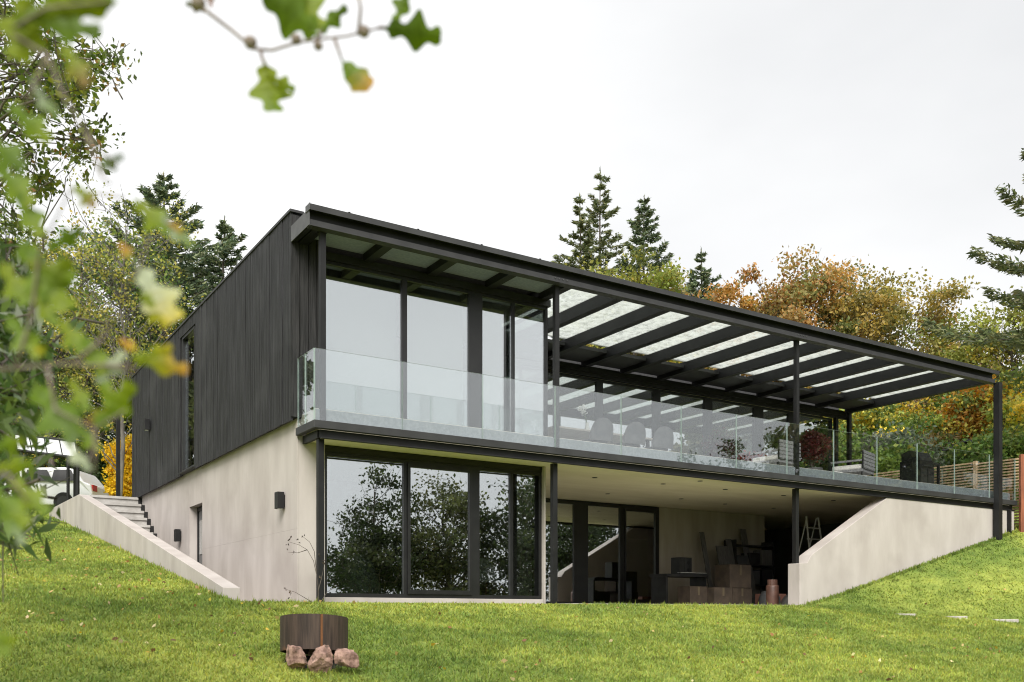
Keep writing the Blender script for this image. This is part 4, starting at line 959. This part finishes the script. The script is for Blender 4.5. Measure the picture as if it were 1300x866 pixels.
for a, b in ((.62,1.35),(1.42,2.25)):
    w_ = MB(); w_.v = [cpt(a-.1, .03, 1.04), cpt(b, .03, 1.04), cpt(b-.05, .125, 1.42), cpt(a+.12, .125, 1.42)]; w_.v = [tuple(np.array(v)-FW*.06) for v in w_.v]; w_.v += [tuple(np.array(v)+FW*.02) for v in w_.v]
    w_.f = [(0,1,2,3),(7,6,5,4),(0,4,5,1),(1,5,6,2),(2,6,7,3),(3,7,4,0)]; w_.build('window', blackm, T)
for s in (.95, 3.5):
    for t in (-.02, 1.62):
        wb = MB(); wb.tube([cpt(s, t, .33), cpt(s, t+.2, .33)], .33, 24); o = wb.build('wheel', tyre, T)
        wb = MB(); wb.tube([cpt(s, t-.012, .33), cpt(s, t-.001, .33)], .21, 18); wb.build('rim', steel_lit, o)
MB().obox(cpt(.05, .25, .82), (RT, FW, UP), (.04, .16, .10)).build('tail_light', nmat('tail_red', (.45,.02,.02), (.5,.03,.03), 3, .3), T)
MB().obox(cpt(.05, 1.55, .82), (RT, FW, UP), (.04, .16, .10)).build('tail_light', MATS['tail_red'], T)

# ------------------------------------------------------------------ plants close to the camera
def oak_leaf(parent, b, t, d, wid, c1, c2, seed, roll=0., d2=None, bend=.12, lobes=2.3, deep=.62):
    rg = np.random.default_rng(seed); B0 = at(*b, d); T0 = at(*t, d2 or d); wid = wid*1.22; Ln = np.linalg.norm(T0-B0); u = (T0-B0)/Ln
    vd = unit((B0+T0)/2-C0); s = unit(np.cross(u, vd)); n = np.cross(s, u)
    s, n = s*math.cos(roll)+n*math.sin(roll), n*math.cos(roll)-s*math.sin(roll)
    nu, nv = 26, 5; V = []; col = []
    for i in range(nu):
        tt = i/(nu-1); w_ = wid*Ln*.5*(math.sin(math.pi*min(1, tt*.93+.035))**.75)*(.55+.55*tt)*(1-deep*.5+deep*.5*math.cos(2*math.pi*lobes*(tt-.12)))
        if tt < .12: w_ = min(w_, .015*Ln+tt*.25*Ln)
        for j in range(nv):
            q = (j-2)/2.; asym = 1+.12*math.sin(seed+i*.7)*(1 if q > 0 else -1)
            V.append(B0+u*Ln*(tt+.05*abs(q)*w_/(Ln*wid+1e-6))+s*q*w_*asym+n*(bend*Ln*(math.sin(math.pi*tt)*.6)+abs(q)*w_*.25+.012*Ln*math.sin(i*1.3+j)))
            k = min(1, max(0, (tt-.35)*1.4+rg.normal()*.12)); vein = .82 if j == 2 else 1
            col.append((np.array(c1)*(1-k)+np.array(c2)*k)*vein*(1+rg.normal()*.06))
    idx_ = np.arange(nu*nv).reshape(nu, nv); Fc = np.stack([idx_[:-1,:-1], idx_[:-1,1:], idx_[1:,1:], idx_[1:,:-1]], -1).reshape(-1,4)
    return fastmesh('leaf', np.array(V), Fc, leaf_m, parent, np.clip(np.array(col), .005, 1), smooth=True)
GR = (.105,.170,.008); YG = (.170,.215,.008); YE = (.42,.34,.015); OR = (.40,.20,.03); DG = (.06,.10,.012); GY = (.22,.26,.17); BR = (.16,.07,.03); PALE = (.40,.43,.30)
twig_m = nmat('twig', (.12,.09,.07), (.22,.18,.15), 40, .9)
def branch(label, d, twigs, leaves, seed, buds=(), rad=.0022):
    p0 = at(*twigs[0][0], d); T = thing('oak_branch', label, 'branch', tuple(p0), 'oak twigs close to the camera')
    for tw in twigs:
        m = MB(); n_ = len(tw); m.tube([at(*q, d) for q in tw], [rad*(1-.5*i/(n_-1)) for i in range(n_)], 6); m.build('twig', twig_m, T, smooth=True)
    for i, lf_ in enumerate(leaves):
        b, t, wid, c1, c2 = lf_[:5]; k = lf_[5] if len(lf_) > 5 else {}
        k = dict(k); dd = d+k.pop('dd', 0); oak_leaf(T, b, t, dd, wid, c1, c2, seed+i, **k)
    for (bx_, by_, r_) in buds:
        c = at(bx_, by_, d); m = MB(); m.lathe([(.001,-r_),(r_*.7,-r_*.7),(r_,0),(r_*.8,r_*.6),(r_*.5,r_*.75),(.001,r_*.4)], tuple(c), 10); m.build('acorn_cup', twig_m, T, smooth=True)
    return T
branch('oak twig with lobed green leaves and acorn cups hanging at the top', 1.55,
 [[(236,-12),(262,14),(296,40),(322,62),(345,64),(378,54),(402,50),(440,46),(480,36)], [(330,62),(334,78),(338,84)], [(402,50),(410,38)], [(455,44),(458,10),(452,-20)], [(425,50),(434,76)], [(480,36),(490,34)]],
 [((336,76),(347,141),.85,YG,GR,dict(roll=.2)), ((338,94),(374,115),.5,YG,GR), ((405,46),(335,-8),.75,GR,DG,dict(roll=.15)), ((404,44),(440,8),.42,GR,DG), ((408,42),(372,-30),.6,YG,GR),
  ((485,36),(560,48),.62,DG,GR,dict(roll=-.2)), ((500,32),(520,-14),.5,GR,DG), ((433,76),(470,112),.62,GR,OR,dict(roll=.3,deep=.1)), ((262,14),(236,4),.5,BR,DG), ((268,10),(266,-14),.5,BR,BR)], 300,
 buds=[(318,54,.011),(376,50,.009),(404,58,.008),(462,40,.010),(252,4,.012)], rad=.0032)
branch('blurred oak twig with big green leaves in the upper corner', 1.02,
 [[(-30,20),(10,40),(60,70),(80,120),(110,170),(150,215)], [(60,70),(30,140)], [(110,170),(130,225),(142,236)], [(10,40),(60,10),(140,2)]],
 [((150,4),(62,-16),.5,GR,YG), ((145,2),(20,36),.42,YG,GR), ((18,10),(128,40),.36,GR,DG,dict(roll=.4)), ((40,-10),(24,76),.75,YG,YG,dict(roll=.2)), ((50,30),(14,64),.6,YG,GR), ((78,52),(110,108),.5,YG,BR), ((40,100),(75,150),.35,GY,GR,dict(roll=.6)), ((8,130),(62,178),.5,GR,YG),
  ((158,196),(124,216),.5,DG,GY), ((-20,170),(30,215),.6,GR,DG), ((92,234),(120,262),.6,YG,BR)], 330, rad=.0020)
branch('blurred oak branch with green and yellow leaves across the side of the view', 1.12,
 [[(-40,470),(20,468),(70,462),(130,464),(172,470)], [(20,468),(40,400),(50,320),(90,240),(160,252)], [(90,464),(130,430),(172,350),(190,300)], [(130,464),(170,465)], [(60,466),(70,520),(120,545),(160,520)], [(120,545),(120,600)]],
 [((168,252),(216,292),.62,YG,GR,dict(roll=.2)), ((206,270),(246,312),.45,GY,GR,dict(roll=.7)), ((212,282),(232,296),.6,OR,YG), ((172,334),(224,406),.62,PALE,YE,dict(roll=.25)), ((178,370),(214,412),.6,YG,YE), ((150,306),(166,328),.7,OR,YG), ((95,236),(120,262),.7,YG,OR),  # PALE end of the yellow leaf is a highlight put into its colour
  ((24,300),(86,392),.55,GR,YG,dict(roll=.15)), ((60,318),(104,292),.5,GR,DG), ((40,370),(72,412),.55,YG,GR), ((20,240),(52,300),.5,GR,YG), ((74,404),(104,446),.6,YG,GR), ((104,424),(134,474),.55,GR,YG),
  ((42,484),(102,556),.72,GR,DG,dict(roll=.2)), ((120,548),(168,486),.55,GR,YG), ((164,452),(238,470),.42,YG,OR), ((176,456),(218,440),.4,YG,YE), ((120,486),(156,446),.55,GY,PALE,dict(roll=.6)), ((96,540),(126,572),.55,GR,YG), ((84,556),(116,596),.5,PALE,GY,dict(roll=.7)), ((140,516),(112,538),.6,YG,BR),
  ((30,330),(96,352),.5,YG,GR,dict(roll=.2)), ((52,388),(88,330),.55,GR,YG), ((0,330),(34,386),.6,YG,GR), ((8,398),(52,452),.55,GR,YG,dict(roll=.3)), ((88,480),(112,520),.55,YG,GR), ((120,470),(142,500),.5,GR,YG), ((40,456),(58,440),.6,YE,YG), ((150,430),(172,444),.6,OR,YE), ((-10,200),(40,260),.5,GR,YG)], 360)
branch('blurred yellow green oak leaves low at the side of the view', 1.05,
 [[(-40,600),(10,602),(36,640)], [(-30,830),(-5,812)]],
 [((-10,596),(42,588),.45,YG,GR), ((10,604),(60,652),.5,YG,GR), ((-20,612),(36,666),.5,GR,YG), ((-15,570),(30,560),.55,GR,YG), ((0,640),(30,690),.4,GR,GY), ((-22,818),(20,812),.55,GR,YG), ((-30,790),(10,830),.5,YG,GR)], 400)
broad_tree('oak_tree', 'big oak beside the viewpoint that shades the near corner of the lawn', 'tree', (-9.2, -11.2, float(ground(-9.2, -11.2))), 10.4, 3.3, DKG, 501, z0=.5, nclump=70, per=60, cr=.6, leaf=.16, trunk=.25)
# mid-distance oak whose boughs enter from the side
rg = np.random.default_rng(17)
cl = [(10,30),(42,8),(20,95),(55,60),(75,88),(98,82),(30,150),(92,100),(60,118),(118,86),(142,80),(12,200),(42,192),(30,236),(106,182),(116,172),(100,196),(10,252),(22,285),(-20,60),(-30,150),(-25,220),(60,140),(78,128),(104,112),(40,130),(5,140),(5,70),(-10,300),(15,320),(48,96),(28,40),(0,5),(56,232),(-40,20),(-40,330),(88,120),(70,108)]
cen = [at(px+rg.normal()*4, py+rg.normal()*4, 7.4+rg.normal()*.35) for px, py in cl for _ in range(3)]
ob = at(-260, HOR, 7.6)
broad_tree('oak_tree', 'oak tree whose small leaved boughs reach in at the upper corner', 'tree', (ob[0], ob[1], float(ground(ob[0], ob[1]))), 6.2, 2, [((.11,.15,.03),4),((.17,.19,.035),2),((.07,.10,.025),2),((.26,.14,.035),.5)], 18, per=42, cr=.15, leaf=.055, centers=cen, trunk=.14, z0=.4, fine=True)
cl = [(-10,350),(10,380),(20,420),(0,440),(20,460),(-15,480),(8,500),(5,530),(-5,545),(-5,575),(-15,600),(-5,630),(10,655),(0,680),(12,640),(-20,420),(-30,520),(-30,640),(15,345),(32,410),(-5,400),(16,490),(4,470),(-15,660)]
cen = [at(px+rg.normal()*6, py+rg.normal()*6, 4.2+rg.normal()*.3) for px, py in cl for _ in range(3)]
ob = at(-60, HOR, 4.4)
broad_tree('leafy_shrub', 'grey green shrub with long drooping leaves at the side of the lawn', 'shrub', (ob[0], ob[1], float(ground(ob[0], ob[1]))), 3.0, 1, [((.10,.16,.045),3),((.075,.115,.04),2),((.24,.28,.20),2),((.15,.20,.05),1.5)], 19, per=22, cr=.13, leaf=.11, centers=cen, trunk=.05, z0=.1, ratio=.26, droop=.8, fine=True)
